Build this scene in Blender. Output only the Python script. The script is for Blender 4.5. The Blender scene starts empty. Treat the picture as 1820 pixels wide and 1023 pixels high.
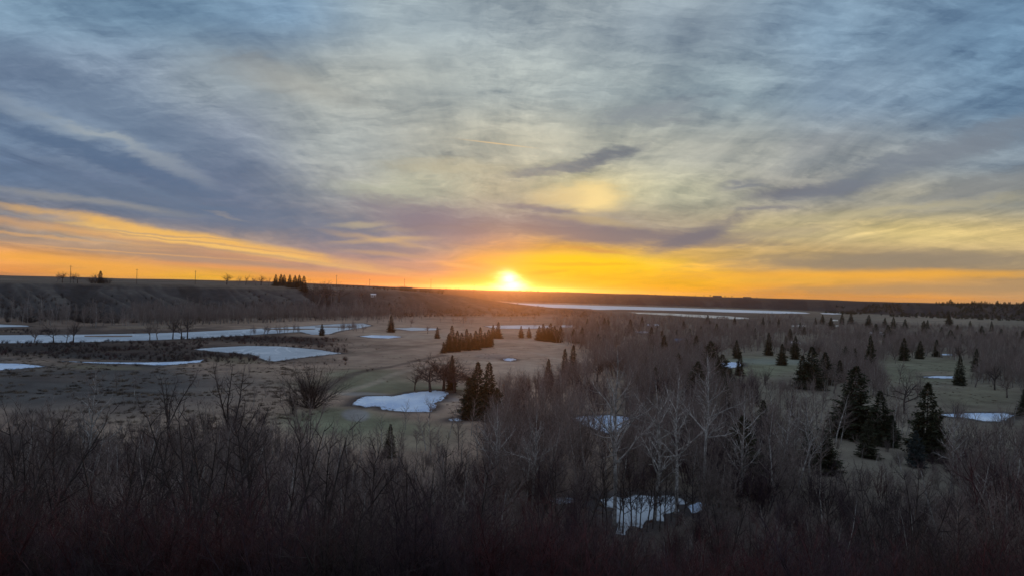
import bpy, bmesh, math, random
import numpy as np
from mathutils import Vector, Matrix

scene = bpy.context.scene
COL = scene.collection
R_ = math.radians

# ------------------------------------------------------------------ camera
CAM_H = 30.0            # eye height over the valley floor (m)
F_PX = 1320.0           # focal length in photo pixels (photo 1820 x 1023)
CX, CY = 910.0, 511.5
ROLL = math.atan(0.0275)
PITCH = math.atan(3.0 / F_PX)
_F = Vector((0.0, math.cos(PITCH), math.sin(PITCH)))
_R0 = Vector((1.0, 0.0, 0.0))
_U0 = _R0.cross(_F)
_Rv = _R0 * math.cos(ROLL) + _U0 * math.sin(ROLL)
_Uv = -_R0 * math.sin(ROLL) + _U0 * math.cos(ROLL)
cam_data = bpy.data.cameras.new("camera")
cam_data.sensor_width = 36.0
cam_data.lens = 36.0 * F_PX / 1820.0
cam_data.clip_start = 0.5
cam_data.clip_end = 60000.0
cam = bpy.data.objects.new("camera", cam_data)
COL.objects.link(cam)
M4 = Matrix(((_Rv.x, _Uv.x, -_F.x, 0), (_Rv.y, _Uv.y, -_F.y, 0), (_Rv.z, _Uv.z, -_F.z, CAM_H), (0, 0, 0, 1)))
cam.matrix_world = M4
scene.camera = cam


def ray(px, py):
    """direction of the sight line through a photo pixel"""
    x, y = (px - CX) / F_PX, -(py - CY) / F_PX
    return _F + _Rv * x + _Uv * y


def uv_of(px, py):
    d = ray(px, py)
    return d.x / d.y, d.z / d.y


def lin(c):
    """8-bit display colour -> linear"""
    out = []
    for v in c[:3]:
        v = v / 255.0
        out.append(v / 12.92 if v <= 0.04045 else ((v + 0.055) / 1.055) ** 2.4)
    return tuple(out) + (1.0,)


scene.view_settings.view_transform = 'Standard'
scene.view_settings.look = 'None'
scene.view_settings.exposure = 0.0
scene.view_settings.gamma = 1.0
scene.view_settings.use_curve_mapping = False
cy = scene.cycles
cy.max_bounces = 6
cy.diffuse_bounces = 3
cy.glossy_bounces = 3
cy.transmission_bounces = 2
cy.volume_bounces = 1
cy.transparent_max_bounces = 6
cy.caustics_reflective = False
cy.caustics_refractive = False
cy.use_denoising = True
cy.denoiser = 'OPENIMAGEDENOISE'
cy.denoising_input_passes = 'RGB_ALBEDO_NORMAL'
cy.denoising_prefilter = 'ACCURATE'

# ------------------------------------------------------------------ sun
SUN_AZ, SUN_EL = -0.006, R_(0.75)
sun_data = bpy.data.lights.new("sun", 'SUN')
sun_data.energy = 0.85
sun_data.angle = R_(0.6)
sun_data.color = (1.0, 0.32, 0.07)
sun = bpy.data.objects.new("sun", sun_data)
COL.objects.link(sun)
_sd = Vector((math.sin(SUN_AZ) * math.cos(SUN_EL), math.cos(SUN_AZ) * math.cos(SUN_EL), math.sin(SUN_EL)))
sun.rotation_euler = _sd.to_track_quat('Z', 'Y').to_euler()

# ------------------------------------------------------------------ sky
world = bpy.data.worlds.new("World")
scene.world = world
world.use_nodes = True
WT = world.node_tree
WT.nodes.clear()


class E:
    """a small expression layer over math nodes"""
    tree = None

    def __init__(self, s):
        self.s = s

    @staticmethod
    def put(inp, v):
        if isinstance(v, E):
            E.tree.links.new(v.s, inp)
        else:
            inp.default_value = v

    @staticmethod
    def op(name, *a, clamp=False):
        n = E.tree.nodes.new('ShaderNodeMath')
        n.operation = name
        n.use_clamp = clamp
        for i, v in enumerate(a):
            E.put(n.inputs[i], v)
        return E(n.outputs[0])

    def __add__(s, o): return E.op('ADD', s, o)
    __radd__ = __add__
    def __sub__(s, o): return E.op('SUBTRACT', s, o)
    def __rsub__(s, o): return E.op('SUBTRACT', o, s)
    def __mul__(s, o): return E.op('MULTIPLY', s, o)
    __rmul__ = __mul__
    def __truediv__(s, o): return E.op('DIVIDE', s, o)
    def __rtruediv__(s, o): return E.op('DIVIDE', o, s)
    def __neg__(s): return E.op('MULTIPLY', s, -1.0)
    def pow(s, k): return E.op('POWER', s, k)
    def abs(s): return E.op('ABSOLUTE', s)
    def max(s, o): return E.op('MAXIMUM', s, o)
    def min(s, o): return E.op('MINIMUM', s, o)
    def exp(s): return E.op('EXPONENT', s)

    def step(s, a, b):
        n = E.tree.nodes.new('ShaderNodeMapRange')
        n.interpolation_type = 'SMOOTHSTEP'
        E.put(n.inputs[0], s)
        n.inputs[1].default_value = a
        n.inputs[2].default_value = b
        return E(n.outputs[0])


def vec(x, y, z=0.0):
    n = E.tree.nodes.new('ShaderNodeCombineXYZ')
    for i, v in enumerate((x, y, z)):
        E.put(n.inputs[i], v)
    return E(n.outputs[0])


def noise(v, scale, detail=4.0, rough=0.55, dist=0.0):
    n = E.tree.nodes.new('ShaderNodeTexNoise')
    E.put(n.inputs['Vector'], v)
    n.inputs['Scale'].default_value = scale
    n.inputs['Detail'].default_value = detail
    n.inputs['Roughness'].default_value = rough
    n.inputs['Distortion'].default_value = dist
    return E(n.outputs['Fac'])


def mix(f, a, b, mode='MIX'):
    n = E.tree.nodes.new('ShaderNodeMix')
    n.data_type = 'RGBA'
    n.blend_type = mode
    E.put(n.inputs[0], f)
    for i, v in ((6, a), (7, b)):
        E.put(n.inputs[i], v)
    return E(n.outputs[2])


def ramp(f, stops, interp='LINEAR'):
    n = E.tree.nodes.new('ShaderNodeValToRGB')
    cr = n.color_ramp
    cr.interpolation = interp
    while len(cr.elements) < len(stops):
        cr.elements.new(0.5)
    for e, (p, c) in zip(cr.elements, stops):
        e.position = p
        e.color = c
    E.put(n.inputs[0], f)
    return E(n.outputs[0])

E.tree = WT
_tc = WT.nodes.new('ShaderNodeTexCoord')
_sep = WT.nodes.new('ShaderNodeSeparateXYZ')
WT.links.new(_tc.outputs['Generated'], _sep.inputs[0])
dx, dy, dz = E(_sep.outputs[0]), E(_sep.outputs[1]), E(_sep.outputs[2])
zup = dz.max(0.0)
# the cloud sheet, seen from below: its own plane coordinates
px_ = dx / (zup + 0.07)
py_ = dy / (zup + 0.07)
warp1 = noise(vec(px_ * 0.6, py_ * 0.25), 1.0, 3.0) - 0.5
warp2 = noise(vec(px_ * 0.6, py_ * 0.25, 7.3), 1.0, 3.0) - 0.5
wx = px_ + warp1 * 1.1
wy = py_ + warp2 * 2.0
n_streak = noise(vec(wx * 2.4, wy * 0.36), 1.0, 7.0, 0.64)          # long streaks towards the sun
n_mid = noise(vec(wx * 2.6 + wy * 0.5, wy * 1.0, 3.1), 1.0, 5.0, 0.55)
# directions as slopes in front of the viewer
yy = dy.max(0.08)
u = dx / yy
v = dz / yy
front = dy.step(0.10, 0.55)
# slightly frayed coordinates for the cloud bodies
fr1 = noise(vec(u * 9.0, v * 30.0), 1.0, 5.0, 0.6) - 0.5
fr2 = noise(vec(u * 5.0, v * 16.0, 4.4), 1.0, 5.0, 0.6) - 0.5
fr3 = noise(vec(u * 30.0, v * 120.0, 2.9), 1.0, 3.0, 0.6) - 0.5
uf = u + fr1 * 0.06
vf = v + (fr2 * 0.046 + fr3 * 0.016) * (v * 6.0).min(1.0)


def HZ(x):
    return 489.5 + 0.0275 * x


# broad colours of the sky, row by row above the horizon (height in px, [(px, colour)...])
ROWS = [
    (3, [(0, (246, 160, 78)), (200, (253, 176, 62)), (370, (255, 190, 35)), (520, (252, 165, 60)), (700, (248, 150, 75)), (840, (255, 180, 20)), (1000, (255, 192, 8)), (1200, (255, 180, 22)), (1400, (250, 165, 55)), (1600, (245, 165, 72)), (1820, (222, 165, 105))]),
    (35, [(0, (240, 168, 95)), (200, (225, 165, 108)), (400, (206, 152, 115)), (600, (190, 150, 132)), (760, (196, 150, 125)), (860, (236, 160, 70)), (1000, (255, 205, 20)), (1200, (252, 190, 45)), (1400, (238, 178, 75)), (1600, (228, 168, 85)), (1820, (200, 160, 112))]),
    (75, [(0, (168, 150, 138)), (200, (178, 158, 138)), (400, (170, 150, 138)), (600, (152, 140, 143)), (760, (166, 148, 142)), (900, (200, 155, 110)), (1000, (222, 172, 80)), (1200, (215, 175, 100)), (1400, (200, 170, 118)), (1600, (185, 160, 122)), (1820, (180, 158, 122))]),
    (120, [(0, (122, 128, 142)), (200, (118, 125, 143)), (400, (114, 122, 143)), (600, (140, 139, 144)), (800, (152, 147, 146)), (1000, (152, 145, 142)), (1200, (170, 160, 140)), (1400, (200, 184, 142)), (1620, (214, 192, 132)), (1820, (212, 188, 130))]),
    (180, [(0, (98, 118, 148)), (200, (106, 121, 148)), (400, (118, 128, 150)), (600, (156, 161, 161)), (750, (180, 182, 163)), (900, (190, 182, 156)), (1060, (212, 202, 160)), (1200, (192, 191, 165)), (1400, (166, 164, 156)), (1620, (165, 162, 148)), (1820, (158, 158, 148))]),
    (250, [(0, (103, 124, 151)), (200, (128, 146, 168)), (400, (134, 146, 164)), (600, (160, 168, 169)), (900, (192, 190, 172)), (1100, (182, 184, 171)), (1300, (170, 173, 166)), (1500, (154, 160, 162)), (1820, (124, 139, 153))]),
    (360, [(0, (110, 128, 153)), (200, (128, 146, 168)), (400, (146, 159, 169)), (600, (168, 174, 171)), (900, (166, 176, 176)), (1100, (156, 169, 173)), (1300, (144, 162, 172)), (1500, (129, 151, 172)), (1820, (112, 141, 168))]),
    (480, [(0, (122, 150, 175)), (300, (116, 146, 172)), (500, (122, 151, 178)), (700, (150, 166, 176)), (1000, (155, 168, 175)), (1200, (140, 156, 169)), (1500, (120, 146, 170)), (1820, (108, 139, 168))]),
]
base = None
tu = (u + 0.75) / 1.5
vprev = None
for h, stops in ROWS:
    st = []
    for x, c in stops:
        uu, vv = uv_of(x, HZ(x) - h)
        st.append(((uu + 0.75) / 1.5, lin(c)))
    vrow = h / F_PX
    r = ramp(tu, st, 'EASE')
    base = r if base is None else mix(v.step(vprev, vrow), base, r)
    vprev = vrow
# unseen zenith and the sky behind the viewer, brightened to light the ground
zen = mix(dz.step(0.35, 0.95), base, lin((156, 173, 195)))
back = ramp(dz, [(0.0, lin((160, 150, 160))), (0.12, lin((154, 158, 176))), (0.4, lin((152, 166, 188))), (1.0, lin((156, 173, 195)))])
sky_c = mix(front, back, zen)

# the cloud sheet's own light and dark
hi = v.step(0.015, 0.16)
ub_, vb_ = uf + warp1 * 0.12, vf + warp2 * 0.05
n_bank = noise(vec(ub_ * 3.2, vb_ * 34.0, 1.7), 1.0, 5.0, 0.6)          # flat banks low over the horizon
n_rip = noise(vec(ub_ * 20.0 + vb_ * 14.0, vb_ * 78.0, 5.5), 1.0, 4.0, 0.62)   # rippled cloud higher up
n_big = noise(vec(ub_ * 4.2 - vb_ * 2.0, vb_ * 11.0, 2.2), 1.0, 4.0, 0.6)
rip_amt = n_mid.step(0.34, 0.58) * v.step(0.035, 0.12)
n_fib = noise(vec(wx * 7.5, wy * 0.7, 8.8), 1.0, 3.0, 0.6)
fib_amt = u.abs().step(0.10, 0.38) * v.step(0.02, 0.07)
n_shred = noise(vec(ub_ * 8.0 - vb_ * 5.0, vb_ * 46.0, 6.1), 1.0, 6.0, 0.68)
tex = mix(hi, (n_bank - 0.5) * 1.1, (n_streak - 0.5) * 1.05 + (n_big - 0.5) * 1.0 + (n_mid - 0.5) * 0.5)
_sx = WT.nodes.new('ShaderNodeSeparateXYZ')
WT.links.new(tex.s, _sx.inputs[0])
tex = E(_sx.outputs[0]) + (n_rip - 0.5) * rip_amt * 0.85 + (n_fib - 0.5) * fib_amt * 0.40 + (n_shred - 0.5) * v.step(0.01, 0.05) * 0.85
gain = 1.0 + tex * 1.05
sky_c = mix(1.0, sky_c, vec(gain + tex * 0.16, gain + tex * 0.03, gain - tex * 0.16), 'MULTIPLY')


def streak(p0, p1, w0, w1, col, a, soft=0.6, frayed=True, e0=0.12, e1=0.12):
    """a lens-shaped cloud body (or gap) lying along a line across the sky"""
    global sky_c
    (u0, v0), (u1, v1) = uv_of(*p0), uv_of(*p1)
    L = math.hypot(u1 - u0, v1 - v0)
    n = WT.nodes.new('ShaderNodeMapping')
    n.vector_type = 'TEXTURE'
    E.put(n.inputs[0], P_FRAY if frayed else P_TRUE)
    n.inputs[1].default_value = ((u0 + u1) / 2, (v0 + v1) / 2, 0)
    n.inputs[2].default_value = (0, 0, math.atan2(v1 - v0, u1 - u0))
    n.inputs[3].default_value = (L * (0.56 + (e0 + e1) * 0.3), max(w0, w1) * 1.15 / F_PX, 1.0)
    k = WT.nodes.new('ShaderNodeVectorMath')
    k.operation = 'LENGTH'
    WT.links.new(n.outputs[0], k.inputs[0])
    m = WT.nodes.new('ShaderNodeMapRange')
    m.interpolation_type = 'SMOOTHSTEP'
    if soft >= 0.7 and frayed:
        E.put(m.inputs[0], E(k.outputs['Value']) + RAG)
    else:
        WT.links.new(k.outputs['Value'], m.inputs[0])
    m.inputs[1].default_value = 1.0 + soft * 0.45
    m.inputs[2].default_value = 1.0 - soft
    m.inputs[4].default_value = a
    sky_c = mix(E(m.outputs[0]), sky_c, lin(col))


_off = (1.0 - dy.step(0.1, 0.3)) * 20.0
P_FRAY = vec(uf, vf, _off)
P_TRUE = vec(u, v, _off)
RAG = (n_shred - 0.5) * 1.1 + (n_rip - 0.5) * 0.5
# --- left: slate bands with paler gaps running down towards the sun
streak((-150, 60), (620, 400), 70, 40, (100, 122, 150), 0.5, 0.85)
streak((-60, 155), (262, 272), 15, 10, (152, 166, 180), 0.5, 0.9)
streak((120, 215), (262, 270), 7, 6, (172, 180, 182), 0.55, 0.9)
streak((-60, 205), (360, 335), 20, 14, (86, 109, 140), 0.8, 0.8)
streak((225, 258), (360, 318), 5, 12, (148, 158, 170), 0.6, 0.9)
streak((0, 255), (330, 350), 7, 5, (122, 140, 164), 0.5, 0.9)
streak((-100, 292), (640, 425), 34, 24, (98, 119, 146), 0.65, 0.8)
streak((-40, 335), (330, 378), 8, 3, (158, 156, 152), 0.6, 0.9)
# --- left: the lit slits under the deck
streak((60, 378), (625, 470), 4, 10, (255, 196, 100), 0.85, 0.9, True, 0.3, 0.06)
streak((-60, 388), (560, 462), 5, 8, (244, 180, 105), 0.6, 0.9, True, 0.2, 0.1)
streak((120, 399), (600, 472), 4, 5, (255, 205, 115), 0.7, 0.9, True, 0.3, 0.08)
streak((100, 402), (520, 452), 1.6, 1.2, (190, 152, 120), 0.6, 0.9, True, 0.2, 0.1)
streak((160, 418), (560, 466), 2.2, 1.5, (178, 148, 126), 0.6, 0.9, True, 0.2, 0.1)
streak((40, 396), (420, 430), 1.5, 1.5, (176, 150, 130), 0.55, 0.9, True, 0.2, 0.1)
streak((-60, 416), (560, 484), 8, 5, (168, 146, 130), 0.65, 0.8, True, 0.1, 0.1)
streak((0, 431), (420, 462), 1.5, 1.5, (235, 175, 110), 0.5, 0.9, True, 0.2, 0.1)
streak((-60, 408), (200, 432), 2.5, 2, (226, 172, 112), 0.6, 0.9)
streak((-60, 450), (330, 482), 10, 4, (255, 178, 70), 0.7, 0.9)
streak((330, 470), (760, 500), 5, 4, (250, 162, 80), 0.6, 0.9)
streak((375, 373), (430, 390), 3, 2, (172, 160, 148), 0.35, 0.9)
streak((600, 415), (760, 440), 5, 3, (205, 172, 130), 0.6, 0.9)
streak((770, 465), (850, 478), 4, 3, (235, 175, 115), 0.7, 0.9)
# --- centre
streak((600, 402), (700, 396), 5, 4, (196, 180, 146), 0.6, 0.9)
streak((610, 432), (770, 421), 5, 4, (214, 178, 126), 0.6, 0.9)
streak((620, 446), (745, 457), 4, 3, (206, 168, 126), 0.5, 0.9)
streak((690, 408), (860, 400), 4, 3, (196, 172, 132), 0.5, 0.9)
streak((600, 330), (760, 352), 10, 14, (186, 190, 166), 0.5, 0.9)
streak((700, 300), (900, 310), 10, 12, (206, 194, 160), 0.45, 0.9)
streak((400, 110), (620, 175), 22, 26, (176, 174, 164), 0.4, 0.9)
streak((660, 365), (900, 425), 22, 30, (128, 123, 138), 0.85, 0.75)
streak((840, 400), (1290, 428), 20, 18, (128, 121, 128), 0.9, 0.75)
streak((930, 380), (1060, 392), 7, 5, (128, 124, 134), 0.7, 0.85)
streak((1150, 450), (1310, 392), 17, 12, (120, 117, 126), 0.9, 0.7)
streak((890, 362), (1040, 374), 6, 4, (122, 122, 136), 0.75, 0.9)
streak((990, 380), (1130, 400), 8, 8, (205, 182, 130), 0.5, 0.9)
streak((1020, 350), (1090, 352), 24, 22, (255, 226, 158), 0.95, 0.9, True, 0.5, 0.5)
streak((950, 352), (1020, 346), 12, 14, (232, 205, 150), 0.6, 0.9, True, 0.4, 0.4)
streak((920, 318), (1070, 288), 5, 11, (128, 132, 138), 0.75, 0.8, True, 0.3, 0.1)
streak((1035, 292), (1135, 258), 12, 8, (104, 113, 126), 0.85, 0.75, True, 0.2, 0.1)
streak((850, 480), (920, 462), 18, 10, (176, 140, 138), 0.45, 0.9, True, 0.4, 0.4)
streak((900, 462), (1190, 468), 13, 17, (255, 212, 25), 0.85, 0.9)
streak((930, 488), (1000, 482), 3, 2, (240, 160, 30), 0.6, 0.9)
streak((940, 470), (1120, 470), 3, 3, (240, 165, 45), 0.5, 0.9)
streak((1000, 438), (1110, 452), 4, 3, (210, 150, 90), 0.6, 0.9)
# --- right
streak((1080, 210), (1250, 178), 14, 14, (140, 149, 157), 0.6, 0.9)
streak((1130, 225), (1240, 205), 8, 8, (140, 147, 152), 0.5, 0.9)
streak((1290, 330), (1355, 324), 8, 8, (122, 128, 139), 0.75, 0.9, True, 0.3, 0.3)
streak((1360, 344), (1550, 322), 8, 13, (112, 116, 128), 0.9, 0.7)
streak((1310, 374), (1415, 369), 5, 5, (125, 126, 134), 0.75, 0.9)
streak((1480, 330), (1880, 210), 12, 26, (124, 133, 145), 0.75, 0.75)
streak((1600, 372), (1880, 310), 14, 22, (138, 141, 142), 0.7, 0.75)
streak((1380, 300), (1500, 240), 16, 22, (140, 146, 152), 0.45, 0.9)
streak((1290, 425), (1480, 410), 10, 8, (165, 152, 130), 0.55, 0.9)
streak((1360, 395), (1800, 352), 6, 8, (198, 186, 148), 0.5, 0.9)
streak((1290, 474), (1880, 458), 7, 17, (150, 136, 117), 0.85, 0.7, True, 0.15, 0.1)
streak((1250, 490), (1880, 487), 8, 6, (252, 180, 66), 0.75, 0.9, True, 0.2, 0.1)
streak((1420, 516), (1880, 512), 6, 10, (178, 146, 108), 0.75, 0.8, True, 0.2, 0.1)
streak((1500, 530), (1800, 534), 5, 3, (250, 168, 72), 0.6, 0.9)
# --- a short contrail
streak((838, 250), (932, 261), 1.2, 1.0, (236, 202, 150), 0.75, 0.9, False, 0.1, 0.3)

# --- the sun through the thin cloud at the horizon
us, vs = uv_of(901, 501)
ru = (u - us)
rv = (vf - vs)
r2 = ru * ru * 0.55 + rv * rv
glow1 = (r2 * (-1.0 / (0.021 ** 2))).exp()
glow2 = (r2 * (-1.0 / (0.060 ** 2))).exp()
# two lobes of glare, a bar of cloud between them on the right
q1u, q1v = uv_of(900, 496)
q2u, q2v = uv_of(905, 507)
e1u, e1v = uf - q1u, vf - q1v
e2u, e2v = uf - q2u, v - q2v
lobe = ((e1u * e1u * 0.6 + e1v * e1v * 1.4) * (-1.0 / (0.0100 ** 2))).exp()
lobe = lobe.max(((e2u * e2u * 0.42 + e2v * e2v * 1.5) * (-1.0 / (0.0105 ** 2))).exp())
sky_c = mix(glow2 * front * 0.30, sky_c, (1.0, 0.46, 0.03, 1.0))
sky_c = mix(glow1 * front * 0.85, sky_c, (1.25, 0.66, 0.015, 1.0))
sky_c = mix(lobe * front * 0.97, sky_c, (2.9, 2.5, 1.25, 1.0))

# below the horizon: a dull ground tone
sky_c = mix(dz.step(-0.004, -0.03), sky_c, lin((70, 64, 66)))

_ns = WT.nodes.new('ShaderNodeTexSky')
_ns.sky_type = 'NISHITA'
_ns.sun_disc = False
_ns.sun_elevation = SUN_EL
_ns.sun_rotation = SUN_AZ
_b1 = WT.nodes.new('ShaderNodeBackground')
_b1.inputs[1].default_value = 0.004
WT.links.new(_ns.outputs[0], _b1.inputs[0])
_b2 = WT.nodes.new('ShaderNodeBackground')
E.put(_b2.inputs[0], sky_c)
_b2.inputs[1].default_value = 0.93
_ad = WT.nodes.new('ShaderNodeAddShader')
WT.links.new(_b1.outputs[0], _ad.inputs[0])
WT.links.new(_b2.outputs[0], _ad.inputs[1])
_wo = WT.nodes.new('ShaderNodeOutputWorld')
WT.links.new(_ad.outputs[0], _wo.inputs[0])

world.cycles.sampling_method = 'NONE'
# ------------------------------------------------------------------ helpers
def tag(o, label=None, cat=None, group=None, kind=None):
    if label: o["label"] = label
    if cat: o["category"] = cat
    if group: o["group"] = group
    if kind: o["kind"] = kind
    return o


def link(name, data, parent=None):
    o = bpy.data.objects.new(name, data)
    COL.objects.link(o)
    if parent is not None:
        o.parent = parent
    return o


def mesh_np(name, verts, faces, mat=None, smooth=False):
    me = bpy.data.meshes.new(name)
    me.from_pydata([tuple(v) for v in verts], [], faces)
    if mat: me.materials.append(mat)
    if smooth:
        me.polygons.foreach_set("use_smooth", [True] * len(me.polygons))
    me.update()
    return me


def vnoise(x, y, seed=0):
    """smooth value noise in numpy, 0..1"""
    xi, yi = np.floor(x).astype(np.int64), np.floor(y).astype(np.int64)
    fx, fy = x - xi, y - yi
    fx, fy = fx * fx * (3 - 2 * fx), fy * fy * (3 - 2 * fy)

    def hsh(a, b):
        n = (a * 374761393 + b * 668265263 + seed * 974634777) & 0xFFFFFFFF
        n = ((n ^ (n >> 13)) * 1274126177) & 0xFFFFFFFF
        return ((n ^ (n >> 16)) & 0xFFFF) / 65535.0
    a = hsh(xi, yi) * (1 - fx) + hsh(xi + 1, yi) * fx
    b = hsh(xi, yi + 1) * (1 - fx) + hsh(xi + 1, yi + 1) * fx
    return a * (1 - fy) + b * fy


def fbm(x, y, seed=0, oct_=4, rough=0.5):
    s, a, t = 0.0, 1.0, 0.0
    for i in range(oct_):
        s = s + a * vnoise(x * 2 ** i, y * 2 ** i, seed + i * 17)
        t += a
        a *= rough
    return s / t


def sstep(x, a, b):
    t = np.clip((x - a) / (b - a), 0, 1)
    return t * t * (3 - 2 * t)


# ------------------------------------------------------------------ the lie of the land
# everything below is a function of the place (x across, y away); the tables are keyed by bearing
BK = lambda x, y: 910.0 + F_PX * np.clip(x / np.maximum(y, 1.0), -2.2, 2.2)     # bearing key
BL_PX = np.array([-900, -200, 0, 200, 450, 650, 800, 900, 1000, 1060, 1110, 1200, 3000.])
BL_BASE = np.array([470, 478, 482, 500, 590, 690, 790, 840, 880, 900, 920, 950, 950.])   # foot of the west bluff
BL_RIMZ = np.array([25.5, 25.0, 24.6, 25.5, 27.3, 26.6, 21.5, 12.5, 5.6, 2.6, 0.5, 0, 0.])
BL_TOPZ = np.array([31, 30.2, 30.0, 30.2, 30.6, 29.0, 20.0, 8.0, 3.0, 0, 0, 0, 0.])
FB_PX = np.array([-900, 700, 870, 1100, 1300, 1490, 1600, 1820, 2600.])
FB_BASE = np.array([1750, 1720, 1690, 1700, 1640, 1500, 1350, 1290, 1250.])              # foot of the far bluff
SK_PX = np.array([-900, 0, 200, 450, 600, 750, 850, 900, 1000, 1200, 1400, 1600, 1820, 2600.])
SK_DEP = np.array([0.5, 0.5, -0.6, -2.0, -1.0, 2.0, 2.3, 2.4, 1.6, 2.6, 2.5, 3.4, 1.0, 1.0])


def height(x, y):
    x = np.asarray(x, dtype=float)
    y = np.asarray(y, dtype=float)
    k = BK(x, y)
    # near valley side below the viewpoint
    rim = 2.0 + 3.0 * (fbm(x / 30.0, y * 0 + 3.3, 5, 2) - 0.5)
    s = 28.3 - 0.42 * np.maximum(y - rim, 0)
    soft = 5.0
    near = np.where(s > soft, s, soft * np.exp(np.clip((s - soft) / soft, -30, 0)))
    near = np.where(s > soft, s, near) * (1 - sstep(y, 80, 130)) + 0.0
    lump = (fbm(x / 9.0, y / 9.0, 8, 3) - 0.5) * 1.6 * sstep(near, 0.4, 6.0) * sstep(y, 2, 8)
    # valley floor
    roll = (fbm(x / 55.0, y / 70.0, 21, 3) - 0.5) * 1.6 * sstep(y, 90, 140) * (1 - sstep(y, 420, 600))
    z = near + lump + roll
    for (mx, my, rx, ry, hh) in MOUNDS:
        z = z + hh * np.exp(-((x - mx) / rx) ** 2 - ((y - my) / ry) ** 2)
    # flat ground round each sheet of ice or water
    for (cx_, cy_, rx, ry, lev) in FLATS:
        q = ((x - cx_) / rx) ** 2 + ((y - cy_) / ry) ** 2
        w = 1 - sstep(q, 1.0, 2.2)
        z = z * (1 - w) + lev * w
    z = z * (1 - sstep(y, 330, 420)) + 0.0 * sstep(y, 330, 420)
    # west bluff
    wob = (fbm(k / 60.0, y * 0 + 0.5, 31, 3) - 0.5) * 60
    rid = np.abs(fbm(k / 52.0 + y / 120.0 + 1.6 * fbm(k / 90.0, y / 60.0, 36, 2), y / 170.0 + 9.1, 33, 4, 0.55) - 0.5) * 2
    base = np.interp(k, BL_PX, BL_BASE) + wob * 0.5
    rz, tz = np.interp(k, BL_PX, BL_RIMZ), np.interp(k, BL_PX, BL_TOPZ)
    wid = 60 + 75 * np.clip(rz / 25.0, 0.3, 1)
    t = np.clip((y - base) / wid, 0, 1)
    prof = (t ** 0.85) * (1 - 0.25 * (1 - t) * t * 4 * rid) - 0.48 * rid * np.sin(np.pi * t) * (0.4 + 0.6 * t)
    prof = np.clip(prof, 0, 1)
    back = sstep(y, base + wid + 20, base + wid + 500)
    hb = rz * prof
    hb = np.where(y > base + wid, rz * (1 - back) + tz * back, hb)
    fall = sstep(k, 760, 900) * sstep(y, base + wid + 60, base + wid + 420)
    hb = hb * (1 - fall)
    # far bluff and the prairie beyond it
    wob2 = (fbm(k / 50.0, y * 0 + 4.5, 41, 3) - 0.5) * 160
    rid2 = np.abs(fbm(k / 26.0 + y / 700.0, y / 700.0, 43, 4, 0.55) - 0.5) * 2
    base2 = np.interp(k, FB_PX, FB_BASE)
    t2 = np.clip((y - base2 - np.maximum(wob2, -20) * 0.4) / 330.0, 0, 1)
    dep = np.interp(k, SK_PX, SK_DEP)
    rim2 = 30.0 - (dep + 1.5) * 2000.0 / F_PX
    far_z = 30.0 - dep * 3400.0 / F_PX
    prof2 = np.clip(sstep(t2, 0, 1) - 0.34 * rid2 * np.sin(np.pi * t2), 0, 1)
    hf = rim2 * prof2
    up = sstep(y, 2150, 3400)
    hf = np.where(t2 >= 1, rim2 * (1 - up) + far_z * up, hf)
    hf = hf + (fbm(x / 210.0, y / 400.0, 47, 4) - 0.5) * 6.5 * sstep(y, 2200, 3000)
    hb = hb + (fbm(x / 60.0, y / 90.0, 48, 3) - 0.5) * 0.9 * sstep(y, base + wid, base + wid + 200) * (1 - sstep(k, 700, 850))
    hill = np.maximum(hb * sstep(y, 300, 400), hf)
    return np.where(y > 300, np.maximum(z, hill), z)


def ground(x, y):
    return float(height(np.array([x]), np.array([y]))[0])


MOUNDS, FLATS = [], []


def plane_at(px, py, z=0.0):
    d = ray(px, py)
    t = (z - CAM_H) / d.z
    return d.x * t, d.y * t


def at_px(px, py, ymin=60.0):
    """first meeting of a photo sight line with the land"""
    d = ray(px, py)
    ts = np.geomspace(ymin, 9000, 1500)
    xs, ys, zs = d.x / d.y * ts, ts, CAM_H + d.z / d.y * ts
    hit = np.nonzero(zs <= height(xs, ys))[0]
    if len(hit) == 0:
        return xs[-1], ys[-1], ground(xs[-1], ys[-1])
    i = max(hit[0], 1)
    a, b = ts[i - 1], ts[i]
    for _ in range(18):
        m = 0.5 * (a + b)
        if CAM_H + d.z / d.y * m <= ground(d.x / d.y * m, m): b = m
        else: a = m
    x = d.x / d.y * b
    return x, b, ground(x, b)


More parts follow.
